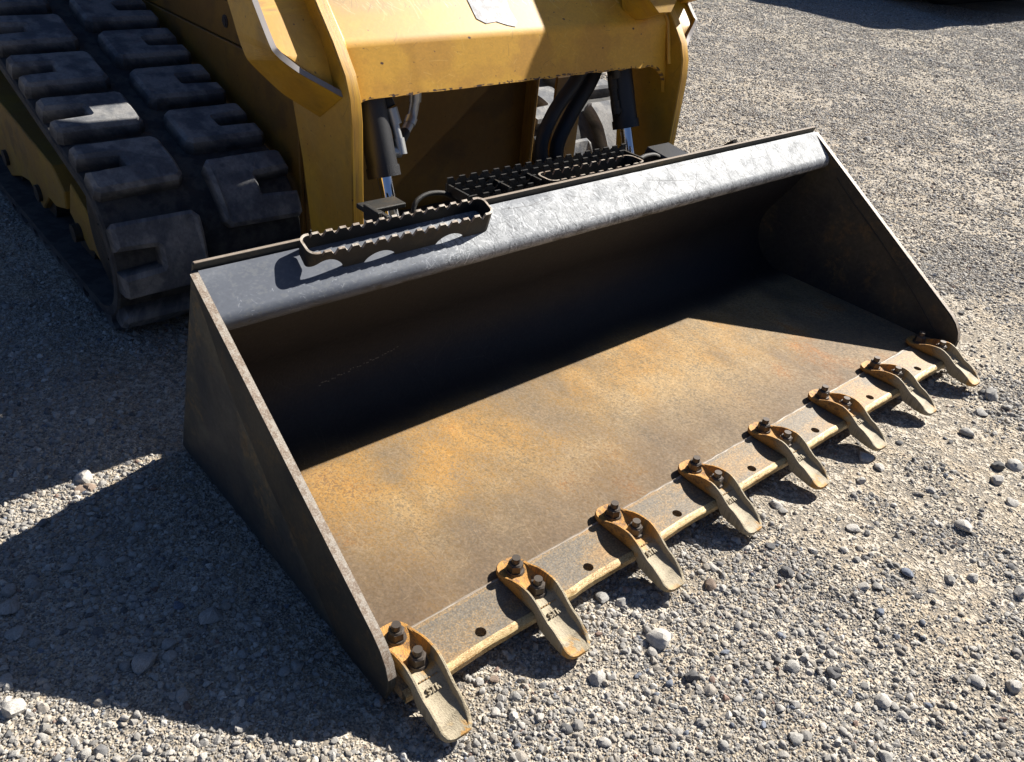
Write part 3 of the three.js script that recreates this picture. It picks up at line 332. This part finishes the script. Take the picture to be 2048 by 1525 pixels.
  for (let i = 0; i < 8; i++) {
    const tm = M.teeth[i % 3], t = finish(new THREE.Mesh(toothGeo, tm)); t.name = 'tooth'; t.position.set(T0 + i * S - 1.04, EY, 0.4); t.rotation.set((r() - 0.5) * 0.02, (r() - 0.5) * 0.06, (r() - 0.5) * 0.02); t.scale.set(1, 1, 0.965 + 0.05 * r()); bucket.add(t);
    if (i === 0) t.userData.label = 'dust covered tooth at the near left corner'; if (i === 7) t.userData.label = 'tooth half in shade at the far right corner';
    for (const z of [0.0, 0.066]) { const b = finish(new THREE.Mesh(boltGeo, M.bolt)); b.name = 'bolt'; b.position.set((r() - 0.5) * 0.002, 0.0108, z); b.rotation.y = r() * 3; t.add(b); }
    const l = finish(new THREE.Mesh(letters, tm)); l.name = 'raised_lettering'; t.add(l); const rg = finish(new THREE.Mesh(ridge, tm)); rg.name = 'raised_mark'; t.add(rg);
  }
  // serrated step welded on the lip, and the one behind it
  function stepGeo(at, x0, x1, s0, s1, hOf, rc, { pitch = 0.031, th = 0.005, arches = [], endSer = false } = {}) {
    const pts = []; const q = (x, s, nx, ns) => pts.push({ x, s, nx, ns }); const add = (xa, sa, xb, sb, nx, ns) => { const l = Math.hypot(xb - xa, sb - sa), n = Math.max(2, Math.round(l / 0.0024)); for (let i = 0; i < n; i++) q(lerp(xa, xb, i / n), lerp(sa, sb, i / n), nx, ns); }, arc = (cx, cs, a0, a1) => { for (let i = 0; i < 10; i++) { const a = lerp(a0, a1, i / 10); q(cx + rc * Math.cos(a), cs + rc * Math.sin(a), Math.cos(a), Math.sin(a)); } }, h = Math.PI / 2;
    add(x0 + rc, s1, x1 - rc, s1, 0, 1); arc(x1 - rc, s1 - rc, h, 0); add(x1, s1 - rc, x1, s0 + rc, 1, 0); arc(x1 - rc, s0 + rc, 0, -h); add(x1 - rc, s0, x0 + rc, s0, 0, -1); arc(x0 + rc, s0 + rc, -h, -2 * h); add(x0, s0 + rc, x0, s1 - rc, -1, 0); arc(x0 + rc, s1 - rc, 2 * h, h);
    const pos = [], uv = [], idx = [];
    for (const p of pts) { const along = p.x, straight = Math.abs(p.ns) > 0.99 && p.x > x0 + rc + 0.006 && p.x < x1 - rc - 0.004; let top = hOf(p.s); if (straight) { const k = ((along - x0) / pitch) % 1; top -= k < 0.52 ? 0 : k < 0.60 ? 0.0045 : 0.012 * Math.sin(Math.PI * (k - 0.60) / 0.40 * 0.9 + 0.25); } let bot = -0.002; if (p.ns > 0.5 || p.nx < -0.5) for (const [a, b, hh] of arches) if (p.x > a && p.x < b) { const u = (p.x - a) / (b - a); bot = Math.max(bot, hh * Math.pow(Math.sin(Math.PI * u), 0.6)); }
      for (const [o, hh] of [[0, bot], [0, top], [-th, top], [-th, bot]]) { const w = at(p.x + p.nx * o, p.s + p.ns * o, hh); pos.push(...w); uv.push(p.x, hh + p.s); } }
    const n = pts.length; for (let i = 0; i < n; i++) { const a = i * 4, b = ((i + 1) % n) * 4; for (let k = 0; k < 4; k++) { const c = (k + 1) % 4; idx.push(a + k, a + c, b + k, b + k, a + c, b + c); } }
    const g = new THREE.BufferGeometry(); g.setAttribute('position', new THREE.Float32BufferAttribute(pos, 3)); g.setAttribute('uv', new THREE.Float32BufferAttribute(uv, 2)); g.setIndex(idx); const tp = []; for (let i = 0; i < n; i++) { const a = i * 4, b = ((i + 1) % n) * 4; const f = (k) => [pos[3 * k], pos[3 * k + 1] + 0.0006, pos[3 * k + 2]]; for (const k of [a + 1, a + 2, b + 1, b + 1, a + 2, b + 2]) tp.push(...f(k)); } const t = new THREE.BufferGeometry(); t.setAttribute('position', new THREE.Float32BufferAttribute(tp, 3)); t.setAttribute('uv', new THREE.Float32BufferAttribute(new Float32Array(tp.length / 3 * 2).map((q, i) => tp[(i >> 1) * 3 + (i % 2 ? 2 : 0)]), 2)); t.computeVertexNormals(); return [toCreasedNormals(g, 0.4), t];
  }
  const onLip = (x, s, h) => [x, 0.5455 - 0.638 * s + 0.963 * h, -0.582 + 0.770 * s + 0.27 * h];
  const stepA = stepGeo(onLip, 0.206, 0.668, 0.0, 0.061, (s) => 0.032 + 0.28 * s, 0.020, { arches: [[0.204, 0.285, 0.030], [0.335, 0.41, 0.019], [0.515, 0.59, 0.019]] }), stA = part('step', stepA[0], M.blackDusty, bucket, 'serrated dark step welded to the near end of the lip'); part('worn_rim', stepA[1], M.worn, stA);
  const flatAt = (x, s, h) => [x, 0.49 + h, -0.668 + s];
  const stepB = stepGeo(flatAt, 0.915, 1.265, 0, 0.066, () => 0.069, 0.022, { pitch: 0.0335 }), stB = part('step', stepB[0], M.blackDusty, bucket, 'serrated dark step behind the lip'); part('worn_rim', stepB[1], M.worn, stB);
  part('gusset', plateX([[-0.592, 0.53], [-0.60, 0.570], [-0.66, 0.520], [-0.66, 0.45]], 1.645, 1.665, 0.001).rotateY(0), M.blackDusty, bucket);
}

// ------------------------------------------------------------------ track loader
const loader = thing('track_loader', 'yellow compact track loader with dusty rubber tracks standing behind the bucket', 'loader', [1.04, 0, -2.2]);
{
  const mir = (x) => 2.08 - x;
  // hull
  const hull = [[-1.30, 0.20], [-1.30, 0.74], [-1.46, 0.80], [-3.4, 0.80], [-3.4, 0.20]];
  const nose = [[-1.30, 0.18], [-1.285, 0.20], [-1.285, 0.70], [-1.33, 0.745], [-1.50, 0.76], [-3.4, 0.76], [-3.4, 0.18]];
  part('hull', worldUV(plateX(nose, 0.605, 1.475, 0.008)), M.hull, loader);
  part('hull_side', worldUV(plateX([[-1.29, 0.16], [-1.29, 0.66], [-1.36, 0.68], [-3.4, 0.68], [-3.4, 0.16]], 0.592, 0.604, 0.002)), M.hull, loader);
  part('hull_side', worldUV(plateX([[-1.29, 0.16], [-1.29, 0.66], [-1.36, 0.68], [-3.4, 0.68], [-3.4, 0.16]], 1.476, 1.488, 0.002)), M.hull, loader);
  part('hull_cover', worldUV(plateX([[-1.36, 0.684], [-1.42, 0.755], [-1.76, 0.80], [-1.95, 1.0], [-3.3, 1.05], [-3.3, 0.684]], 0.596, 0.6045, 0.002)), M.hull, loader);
  part('front_rib', box(0.014, 0.52, 0.05, 1.43, 0.45, -1.262), M.hull, loader);
  part('bolt', [rod([0.590, 0.735, -1.71], [0.606, 0.735, -1.71], 0.013, 6), rod([0.593, 0.735, -1.71], [0.606, 0.735, -1.71], 0.018, 16)], M.dark, loader);
  part('front_gusset', worldUV(plateX([[-1.205, 0.20], [-1.195, 0.20], [-1.195, 0.62], [-1.205, 0.66]], 1.476, 1.60, 0.002)), M.hull, loader);
  part('belly_plate', box(0.86, 0.03, 0.5, 1.04, 0.22, -1.10), M.dark, loader);
  // cab and engine cover (above the picture: they only shade it)
  const cab = part('cab', [plateX([[-1.66, 0.78], [-1.645, 1.30], [-1.72, 2.02], [-2.75, 2.05], [-2.80, 0.78]], 0.64, 1.44, 0.02)], M.dark, loader); cab.userData.label = 'dark cab';
  part('engine_cover', worldUV(plateX([[-2.82, 0.78], [-2.82, 1.6], [-3.3, 1.5], [-3.45, 1.2], [-3.45, 0.6]], 0.50, 1.58, 0.03)), M.yellow, loader);
  // lift arms: inner plate, outer cheek plate, sloping front plate between them
  const strip0 = [[-0.79, 0.33], [-0.79, 0.70], [-0.797, 0.755], [-0.815, 0.80], [-0.862, 0.858], [-0.925, 0.922], [-1.06, 1.06]];
  const rightOutline = [...strip0, [-1.10, 1.60], [-1.30, 1.85], [-2.6, 2.0], [-2.6, 1.80], [-1.61, 1.74], [-1.565, 1.66], [-1.555, 1.36], [-1.37, 1.33], [-1.27, 1.33], [-1.25, 1.0], [-1.20, 0.88], [-1.06, 0.70], [-1.02, 0.55], [-0.985, 0.33]];  // unseen upper part raised and notched to let slits of sun onto the track
  for (const right of [0, 1]) {
    const arm = sub('lift_arm', loader), mx = (a, b) => (right ? [mir(b), mir(a)] : [a, b]);
    const [a0, a1] = mx(0.461, 0.492), rear = [[-1.75, 1.5], [-1.75, 1.28], [-1.22, 0.88], [-1.06, 0.70], [-1.02, 0.55], [-0.985, 0.33]];
    part('inner_plate', worldUV(plateX(right ? rightOutline : [...strip0, [-1.3, 1.35], ...rear], a0, a1, 0.002)), M.armShaded, arm);
    part('worn_rim', sweepX(strip0.map(([z, y]) => [z + 0.0012, y]), a0 + 0.003, a1 - 0.003, 0.0012), M.yellow, arm);
    // cheek plate: ribbon bent in plan so that its lower end meets the inner plate
    const F = [[0.335, 1.22, -1.22], [0.335, 0.90, -0.945], [0.335, 0.845, -0.893], [0.350, 0.825, -0.882], [0.385, 0.797, -0.866], [0.4595, 0.752, -0.822]], B = [[0.335, 1.10, -1.25], [0.335, 0.906, -1.09], [0.335, 0.842, -1.052], [0.338, 0.796, -1.016], [0.385, 0.735, -0.955], [0.4595, 0.682, -0.925]];
    const cv = (A) => new THREE.CatmullRomCurve3(A.map(([x, y, z]) => V(right ? mir(x) : x, y, z)), false, 'catmullrom', 0.25).getPoints(40), cf = cv(F), cb = cv(B), pos = [], uv = [], idx = [], n = cf.length, tn = V(0, 0, 0), a = V(0, 0, 0), b = V(0, 0, 0);
    for (let i = 0; i < n; i++) { a.copy(cf[Math.min(n - 1, i + 1)]).sub(cf[Math.max(0, i - 1)]); b.copy(cb[i]).sub(cf[i]); tn.crossVectors(a, b).normalize().multiplyScalar(right ? 0.013 : -0.013); if ((right ? 1 : -1) * tn.x > 0) tn.negate(); for (const p of [cf[i], cb[i], cb[i].clone().add(tn), cf[i].clone().add(tn)]) { pos.push(p.x, p.y, p.z); uv.push(p.z, p.y); } }
    for (let i = 0; i < n - 1; i++) for (let k = 0; k < 4; k++) { const c = i * 4 + k, d = i * 4 + (k + 1) % 4; idx.push(c, d, c + 4, d, d + 4, c + 4); } idx.push(0, 1, 2, 0, 2, 3); const e0 = (n - 1) * 4; idx.push(e0, e0 + 2, e0 + 1, e0, e0 + 3, e0 + 2);
    let g = new THREE.BufferGeometry(); g.setAttribute('position', new THREE.Float32BufferAttribute(pos, 3)); g.setAttribute('uv', new THREE.Float32BufferAttribute(uv, 2)); g.setIndex(idx); part('cheek_plate', toCreasedNormals(g, 0.5), M.armShaded, arm);
    const rim = []; { const p2 = [], u2 = [], i2 = []; for (let i = 0; i < n; i++) { const o = i * 12; const A = V(pos[o], pos[o + 1], pos[o + 2]), D = V(pos[o + 9], pos[o + 10], pos[o + 11]), Bk = V(pos[o + 3], pos[o + 4], pos[o + 5]); const off = A.clone().sub(Bk).normalize().multiplyScalar(0.0015); A.add(off); D.add(off); p2.push(A.x, A.y, A.z, D.x, D.y, D.z); u2.push(i * 0.03, 0, i * 0.03, 0.03); } for (let i = 0; i < n - 1; i++) { const c = i * 2; i2.push(c, c + 1, c + 2, c + 1, c + 3, c + 2); } const q = new THREE.BufferGeometry(); q.setAttribute('position', new THREE.Float32BufferAttribute(p2, 3)); q.setAttribute('uv', new THREE.Float32BufferAttribute(u2, 2)); q.setIndex(i2); q.computeVertexNormals(); part('bare_edge', q, M.bare, arm, 'bare grey edge of the cheek plate'); }
    const [f0, f1] = mx(0.345, 0.4615); const fg = sweepX([[-0.868, 0.75], [-0.868, 0.78], [-0.8764, 0.80], [-0.889, 0.83], [-0.952, 0.895], [-1.232, 1.175]].reverse(), f0, f1, -0.01, { nx: 10 }), fq = fg.attributes.position;
    for (let i = 0; i < fq.count; i++) { const x = right ? mir(fq.getX(i)) : fq.getX(i), y = fq.getY(i), lim = 0.848 - (x - 0.345) / 0.1165 * 0.088; if (y < lim) { fq.setY(i, lim); fq.setZ(i, (lim > 0.83 ? -0.889 - (lim - 0.83) : -0.868 - (lim - 0.78) * 0.42) - (fq.getZ(i) < -0.8735 - Math.max(0, y - 0.78) * 0.42 ? 0.008 : 0)); } }
    fg.computeVertexNormals(); part('front_plate', worldUV(fg), right ? M.armShaded : M.yellow, arm);
  }
  // cross member between the arms
  { const pr = [[-0.842, 0.735]], c = [-0.915, 0.826], rr = 0.045; for (let i = 0; i <= 12; i++) { const t = lerp(-0.33, 0, 0); const an = lerp(0.33, 0.80, i / 12); pr.push([c[0] + rr * Math.cos(an), c[1] + rr * Math.sin(an)]); } const l = pr[pr.length - 1]; pr.push([l[0] - 0.04, l[1] + 0.039], [l[0] - 0.20, l[1] + 0.195]);
    // bottom corners reach further down at both ends
    const g = sweepX(pr, 0.491, 1.589, 0.012, { nx: 90 }); const p = g.attributes.position; for (let i = 0; i < p.count; i++) { if (p.getY(i) < 0.752) { const x = p.getX(i), e = Math.min(x - 0.491, 1.589 - x), far = x > 1.04, rad = far ? 0.10 : 0.055, dr = far ? 0.085 : 0.04; if (e < rad) p.setY(i, p.getY(i) - dr * (1 - Math.sqrt(Math.max(0, 1 - Math.pow(1 - e / rad, 2))))); else p.setY(i, p.getY(i) + 0.004 * (n2(x * 60, 5) - 0.5) * (n2(x * 9, 2) > 0.45 ? 1.2 : 0.2)); } } g.computeVertexNormals(); part('cross_member', g, M.beam, loader, 'scuffed cross member with pale worn upper face');
    for (const x of [0.4955, 1.5845]) part('weld_bead', tube([...pr.slice(0).map(([z, y]) => [x, y + 0.001, z + 0.001])], 0.0065, 90, 8), M.yellow, loader);
    // worn white decal on the sloping face
    const dir = V(0, 0.698, -0.716), nrm = V(0, 0.716, 0.698), o0 = V(0, l[1], l[0]).addScaledVector(nrm, 0.0012), rr2 = rng(3), s = new THREE.Shape(); const lx = [0.868, 0.878, 0.872, 0.884, 0.888, 0.91, 0.945, 0.975, 1.0, 1.012, 1.006, 1.01, 1.004, 1.0, 0.996], ly = [0.30, 0.24, 0.19, 0.15, 0.075, 0.060, 0.064, 0.052, 0.046, 0.060, 0.09, 0.13, 0.18, 0.24, 0.30]; lx.forEach((x, i) => (i ? s.lineTo(x + 0.002 * rr2(), ly[i]) : s.moveTo(x, ly[i])));
    const dg = new THREE.ExtrudeGeometry(s, { depth: 0.0004, bevelEnabled: false }); const dp = dg.attributes.position, w = V(0, 0, 0); for (let i = 0; i < dp.count; i++) { w.copy(o0).addScaledVector(dir, dp.getY(i) - 0.045).addScaledVector(nrm, dp.getZ(i)); dp.setXYZ(i, dp.getX(i), w.y, w.z); } dg.computeVertexNormals();
    const dm = tex(512, 512, (i, c2) => { const x = i % 512, y = i >> 9, n = pC[y * 2 * P + x * 2], b = pB[y * 2 * P + x * 2]; mix3(c2, [136, 139, 148], [92, 92, 100], smooth(0.44, 0.56, n)); mix3(c2, c2, [44, 42, 46], smooth(0.55, 0.62, b * 0.5 + n * 0.5)); }, { strokes(cx, N) { const r = rng(31); scratch(cx, N, N, 160, r, [70, 66, 66, 0.7], { len: 40, w: 1.2, ang: 0.9, spread: 0.7 }); } }); rep(dm, 6, 6);
    part('worn_decal', dg, mat({ map: dm, roughness: 0.5 }), loader, 'worn white decal with its print rubbed off'); }
  // octagonal boss on the far arm, and a guard shaped to shade the beam
  part('boss', new THREE.CylinderGeometry(0.066, 0.066, 0.10, 8).rotateY(Math.PI / 8).rotateX(Math.PI / 2).rotateX(-0.4).translate(1.475, 0.928, -0.87), M.armShaded, loader);
  part('arm_shade_guard', worldUV(plateX([[-0.93, 0.885], [-0.87, 0.91], [-0.825, 0.97], [-0.805, 1.06], [-0.80, 1.16], [-0.815, 1.24], [-0.842, 1.285], [-0.87, 1.32], [-0.93, 1.375], [-0.935, 1.42], [-0.97, 1.47], [-1.15, 1.60], [-1.15, 0.95]], 1.70, 1.742, 0.004)), M.armShaded, loader);
  // tilt cylinders
  for (const [x, dz] of [[0.573, 0], [1.462, -0.035]]) {
    const cyl = sub('tilt_cylinder', loader), ax = (y) => [x, y, -0.828 + dz - 0.40 * (y - 0.555)];
    part('barrel', [rod(ax(0.575), ax(0.86), 0.037, 28), rod(ax(0.553), ax(0.576), 0.0405, 28)], M.black, cyl);
    part('rod', rod(ax(0.42), ax(0.556), 0.0175, 24), M.chrome, cyl);
    part('rod_eye', rod([x - 0.04, 0.42, -0.774 + dz], [x + 0.04, 0.42, -0.774 + dz], 0.035, 20), M.blackDusty, cyl);
    const s = 0.05; part('port_fitting', [rod([x + (x < 1 ? s : -s), 0.60, -0.83 + dz], [x + (x < 1 ? s : -s), 0.635, -0.845 + dz], 0.014, 6), rod([x + (x < 1 ? s : -s), 0.635, -0.845 + dz], [x + (x < 1 ? s * 0.95 : -s), 0.668, -0.858 + dz], 0.0105, 16), rod([x + (x < 1 ? s : -s), 0.665, -0.857 + dz], [x + (x < 1 ? s * 0.9 : -s), 0.70, -0.87 + dz], 0.015, 6), rod([x, 0.605, -0.845 + dz], [x + (x < 1 ? s : -s), 0.605, -0.835 + dz], 0.013, 14)], x < 1 ? M.zinc : M.blackDusty, cyl);
  }
  // hoses
  part('hydraulic_hose', tube([[0.62, 0.62, -0.86], [0.64, 0.60, -0.88], [0.70, 0.615, -0.93]], 0.014, 24, 12), M.hose, loader);
  part('hose_end', [tube([[0.70, 0.615, -0.93], [0.735, 0.645, -0.95], [0.748, 0.69, -0.955]], 0.0125, 16, 12), rod([0.747, 0.68, -0.955], [0.750, 0.72, -0.958], 0.015, 6), rod([0.722, 0.63, -0.943], [0.733, 0.643, -0.949], 0.0155, 16)], M.zinc, loader);
  part('hydraulic_hose', tube([[0.62, 0.70, -0.88], [0.605, 0.76, -0.92], [0.60, 0.80, -0.95]], 0.016, 20, 12), M.hose, loader);
  part('hydraulic_hose', tube([[1.42, 0.80, -0.99], [1.325, 0.69, -0.96], [1.225, 0.595, -0.945], [1.18, 0.515, -0.93], [1.185, 0.42, -0.90]], 0.0205, 40, 14), M.hose, loader);
  part('hydraulic_hose', tube([[1.48, 0.80, -1.00], [1.385, 0.68, -0.96], [1.30, 0.585, -0.945], [1.245, 0.50, -0.93], [1.245, 0.40, -0.90]], 0.022, 40, 14), M.hose, loader);
  part('hydraulic_hose', tube([[1.40, 0.78, -0.92], [1.405, 0.73, -0.89], [1.41, 0.70, -0.885]], 0.012, 16, 10), M.hose, loader);
  // coupler between arms and bucket, with its grating
  const cp = sub('coupler', loader);
  part('coupler_plate', worldUV(plateX([[-0.70, 0.50], [-0.68, 0.50], [-0.76, 0.10], [-0.80, 0.10]], 0.50, 1.58, 0.003)), M.blackDusty, cp);
  part('coupler_plate', worldUV(box(1.0, 0.02, 0.12, 1.04, 0.455, -0.72)), M.blackDusty, cp);
  part('latch_link', [box(0.012, 0.035, 0.06, 0.43, 0.545, -0.655).rotateX(0), box(0.012, 0.03, 0.05, 0.452, 0.535, -0.65)], M.blackDusty, cp);
  part('latch_link', tube([[0.56, 0.50, -0.69], [0.575, 0.532, -0.70], [0.61, 0.545, -0.705], [0.66, 0.54, -0.70], [0.69, 0.52, -0.69]], 0.006, 30, 8), M.blackDusty, cp);
  part('latch_lever', worldUV(box(0.10, 0.012, 0.05, 0.475, 0.548, -0.69)), M.blackDusty, cp);
  part('latch_lever', plateX([[-0.62, 0.50], [-0.61, 0.545], [-0.70, 0.555], [-0.72, 0.50]], 1.375, 1.475, 0.004), M.black, cp);
  part('latch_link', tube([[1.255, 0.545, -0.64], [1.32, 0.552, -0.65], [1.365, 0.545, -0.65], [1.40, 0.515, -0.645], [1.42, 0.47, -0.64]], 0.007, 30, 8), M.blackDusty, cp);
  const bar = (x0, x1, z, y) => { const s = new THREE.Shape(), p = 0.0355; s.moveTo(x0, y - 0.03); s.lineTo(x1, y - 0.03); s.lineTo(x1, y); for (let x = x1; x > x0 + p; x -= p) { s.lineTo(x - 0.016, y); s.lineTo(x - 0.0165, y - 0.006); s.lineTo(x - 0.020, y - 0.006); s.lineTo(x - 0.023, y - 0.011); s.lineTo(x - 0.029, y - 0.0115); s.lineTo(x - p + 0.0005, y - 0.003); s.lineTo(x - p, y); } s.lineTo(x0, y); return new THREE.ExtrudeGeometry(s, { depth: 0.005, bevelEnabled: false }).translate(0, 0, z); };
  const grat = [[0.672, 1.292, -0.712, 0.573], [0.679, 1.262, -0.689, 0.5655], [0.684, 0.915, -0.666, 0.558], [0.680, 0.92, -0.641, 0.5505]];
  for (const [x0, x1, z, y] of grat) part('grating_bar', bar(x0, x1, z, y), M.blackDusty, cp);
  for (const x of [0.676, 0.80, 0.905, 1.285]) part('grating_bar', worldUV(box(0.006, 0.024, 0.085, x, 0.545, -0.675, 0.001)), M.blackDusty, cp);

  // rubber tracks
  const IC = [-1.46, 0.243], IR = 0.202, SC = [-3.0, 0.628], SR = 0.19, RC = [-3.15, 0.243];    // belt outside radius without lugs
  const path = (() => { // closed loop as points (z, y) with normals, starting on the ground under the front idler, going forward and over
    const pts = [], th = Math.atan2(0.225, 1); const arc = (c, R, a0, a1, n) => { for (let i = 0; i <= n; i++) { const a = lerp(a0, a1, i / n); pts.push([c[0] + R * Math.cos(a), c[1] + R * Math.sin(a), Math.cos(a), Math.sin(a)]); } };
    arc(IC, IR, -Math.PI / 2, Math.PI / 2 - th, 60); arc(SC, SR, Math.PI / 2 - th, Math.PI - 0.1, 24); arc(RC, IR, Math.PI - 0.1, Math.PI * 1.5, 20); const first = pts[0]; pts.push([first[0], first[1], 0, -1]);
    const out = [], L = [0]; for (let i = 1; i < pts.length; i++) L.push(L[i - 1] + Math.hypot(pts[i][0] - pts[i - 1][0], pts[i][1] - pts[i - 1][1]));
    return { len: L[L.length - 1], at(s) { s = ((s % this.len) + this.len) % this.len; let i = 1; while (L[i] < s) i++; const t = (s - L[i - 1]) / (L[i] - L[i - 1] || 1), a = pts[i - 1], b = pts[i], nz = lerp(a[2], b[2], t), ny = lerp(a[3], b[3], t), l = Math.hypot(nz, ny); return [lerp(a[0], b[0], t), lerp(a[1], b[1], t), nz / l, ny / l]; } };
  })();
  const TW0 = 0.047, TW1 = 0.572, nL = Math.round(path.len / 0.2505), pitch = path.len / nL;
  // C-shaped lug outlines in (u, s): notch open to the outside
  const lugShape = (left, L = 0.165) => { const w = 0.212, n0 = 0.056, nw = 0.104, c = 0.012, P0 = [[0, 0.006], [c * 0.6, 0], [w - c, 0.004], [w, c + 0.004], [w, L - c], [w - c, L], [c * 0.6, L], [0, L - 0.006], [0, n0 + 0.062], [nw - 0.006, n0 + 0.057], [nw, n0 + 0.051], [nw, n0 + 0.004], [nw - 0.006, n0 - 0.002], [0, n0 - 0.008]]; const dense = []; for (let i = 0; i < P0.length; i++) { const a = P0[i], b = P0[(i + 1) % P0.length], n = Math.max(1, Math.round(Math.hypot(b[0] - a[0], b[1] - a[1]) / 0.014)); for (let k = 0; k < n; k++) dense.push(V2(lerp(a[0], b[0], k / n), lerp(a[1], b[1], k / n))); } return dense.map((p) => (left ? p : V2(w - p.x, p.y))); };
  function V2(x, y) { return new THREE.Vector2(x, y); }
  const lugBase = [true, false].map((left) => { const p = lugShape(left); const s = new THREE.Shape(left ? p : p.reverse()); const g = new THREE.ExtrudeGeometry(s, { depth: 0.004, bevelEnabled: true, bevelThickness: 0.032, bevelSize: 0.013, bevelOffset: -0.003, bevelSegments: 2, curveSegments: 4 }); g.translate(0, 0, 0.008); return g; });
  function lug(left, x0, s0, seed) { const g = lugBase[left ? 0 : 1].clone(), p = g.attributes.position, r = rng(seed), uo = r(), vo = r(), hw = 0.0012, U0 = new Float32Array(p.count), H0 = new Float32Array(p.count); for (let i = 0; i < p.count; i++) { const u = p.getX(i), v = p.getY(i), h = p.getZ(i), [z, y, nz, ny] = path.at(s0 + v); U0[i] = v; H0[i] = h; const hh = h + (h > 0.03 ? hw * (n2(u * 40 + seed, v * 40) - 0.5) * 2 : 0) ; p.setXYZ(i, x0 + u, y + ny * hh, z + nz * hh); } const vc = new Float32Array(p.count * 3); for (let i = 0; i < p.count; i++) { const k = lerp(0.42, 1.3, smooth(0.022, 0.038, H0[i])); vc[3 * i] = k; vc[3 * i + 1] = k; vc[3 * i + 2] = k * 1.02; } g.setAttribute('color', new THREE.BufferAttribute(vc, 3)); const us = g.attributes.uv; for (let i = 0; i < p.count; i++) us.setXY(i, p.getX(i) + uo + H0[i] * 0.5, U0[i] + vo + H0[i] * 0.8); g.deleteAttribute('normal'); return toCreasedNormals(mergeVertices(g, 1e-5), 0.5); }  // vertex colours: dusty tops lighter, shade on the lug sides painted in
  for (const right of [0, 1]) {
    const tr = sub('rubber_track', loader), x0 = right ? mir(TW1) : TW0, x1 = right ? mir(TW0) : TW1, n = 220, pos = [], uv = [], idx = [];
    const ring = [[x0, -0.030], [x0, -0.006], [x0 + 0.006, 0], [x1 - 0.006, 0], [x1, -0.006], [x1, -0.030]];
    for (let i = 0; i <= n; i++) { const [z, y, nz, ny] = path.at(path.len * (i % n) / n); for (const [x, o] of ring) { pos.push(x, y + ny * o, z + nz * o); uv.push(x + o * 2, i / n * path.len); } }
    for (let i = 0; i < n; i++) for (let k = 0; k < 6; k++) { const a = i * 6 + k, b = i * 6 + (k + 1) % 6; idx.push(a, a + 6, b, b, a + 6, b + 6); }
    let g = new THREE.BufferGeometry(); g.setAttribute('position', new THREE.Float32BufferAttribute(pos, 3)); g.setAttribute('uv', new THREE.Float32BufferAttribute(uv, 2)); g.setIndex(idx); part('belt', toCreasedNormals(g, 0.6), M.belt, tr);
    // phase: a left lug ends (lower edge) at z = -1.579 on the upper run
    let s00 = 0; { let best = 9; for (let s = 0; s < 1.6; s += 0.002) { const [z, y] = path.at(s); if (y > 0.35 && Math.abs(z + 1.579) < best) { best = Math.abs(z + 1.579); s00 = s; } } }
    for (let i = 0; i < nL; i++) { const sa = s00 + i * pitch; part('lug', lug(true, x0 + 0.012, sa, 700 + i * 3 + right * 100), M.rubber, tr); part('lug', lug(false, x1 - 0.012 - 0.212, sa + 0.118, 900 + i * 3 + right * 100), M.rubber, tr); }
    // undercarriage inside the track
    const fx0 = right ? 1.80 : 0.10, fx1 = fx0 + 0.18;
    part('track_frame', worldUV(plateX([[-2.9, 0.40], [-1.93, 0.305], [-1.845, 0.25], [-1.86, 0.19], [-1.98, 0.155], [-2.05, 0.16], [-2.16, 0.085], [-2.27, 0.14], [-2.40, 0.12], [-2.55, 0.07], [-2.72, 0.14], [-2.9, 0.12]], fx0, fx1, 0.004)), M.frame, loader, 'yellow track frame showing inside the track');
    part('idler_bracket', worldUV(plateX([[-1.80, 0.29], [-1.62, 0.22], [-1.53, 0.13], [-1.56, 0.095], [-1.68, 0.12], [-1.72, 0.105], [-1.87, 0.175]], fx0 + 0.01, fx1 - 0.02, 0.004)), M.frame, loader);
    for (const z of [-1.79, -2.16, -2.55, -2.9]) part('track_roller', [rod([fx0 + 0.02, 0.14, z], [fx0 + 0.15, 0.14, z], 0.09, 28), rod([fx0 - 0.012, 0.14, z], [fx0 + 0.021, 0.14, z], 0.028, 20)], M.blackDusty, loader);
    part('idler', [rod([fx0 + 0.0, 0.243, -1.46], [fx0 + 0.06, 0.243, -1.46], 0.165, 40), rod([fx0 - 0.02, 0.243, -1.46], [fx0 + 0.001, 0.243, -1.46], 0.05, 24)], M.blackDusty, loader);
  }
}

// ------------------------------------------------------------------ machine parked at the far right (only its foot shows)
{
  const t = thing('parked_machine', 'black underside of a parked machine at the top right corner of the yard', 'machine', [11.6, 0, -4.4]);
  const body = new THREE.Shape(); body.moveTo(10.15, 0.5); body.lineTo(13.6, 0.5); body.lineTo(13.6, 1.75); body.quadraticCurveTo(10.2, 1.85, 10.15, 1.2); body.closePath();
  part('body', new THREE.ExtrudeGeometry(body, { depth: 2.6, bevelEnabled: true, bevelSize: 0.25, bevelThickness: 0.25, bevelSegments: 4 }).translate(0, 0, -6.1), M.dark, t);
  const tk = (z) => new RoundedBoxGeometry(2.9, 0.55, 0.45, 4, 0.24).translate(12.1, 0.265, z);
  part('track', tk(-4.25), M.dark, t); part('track', tk(-5.9), M.dark, t);
  part('step_plate', box(0.5, 0.02, 0.16, 12.4, 0.10, -3.93), M.zinc, t);
}
renderer.render(scene, camera);
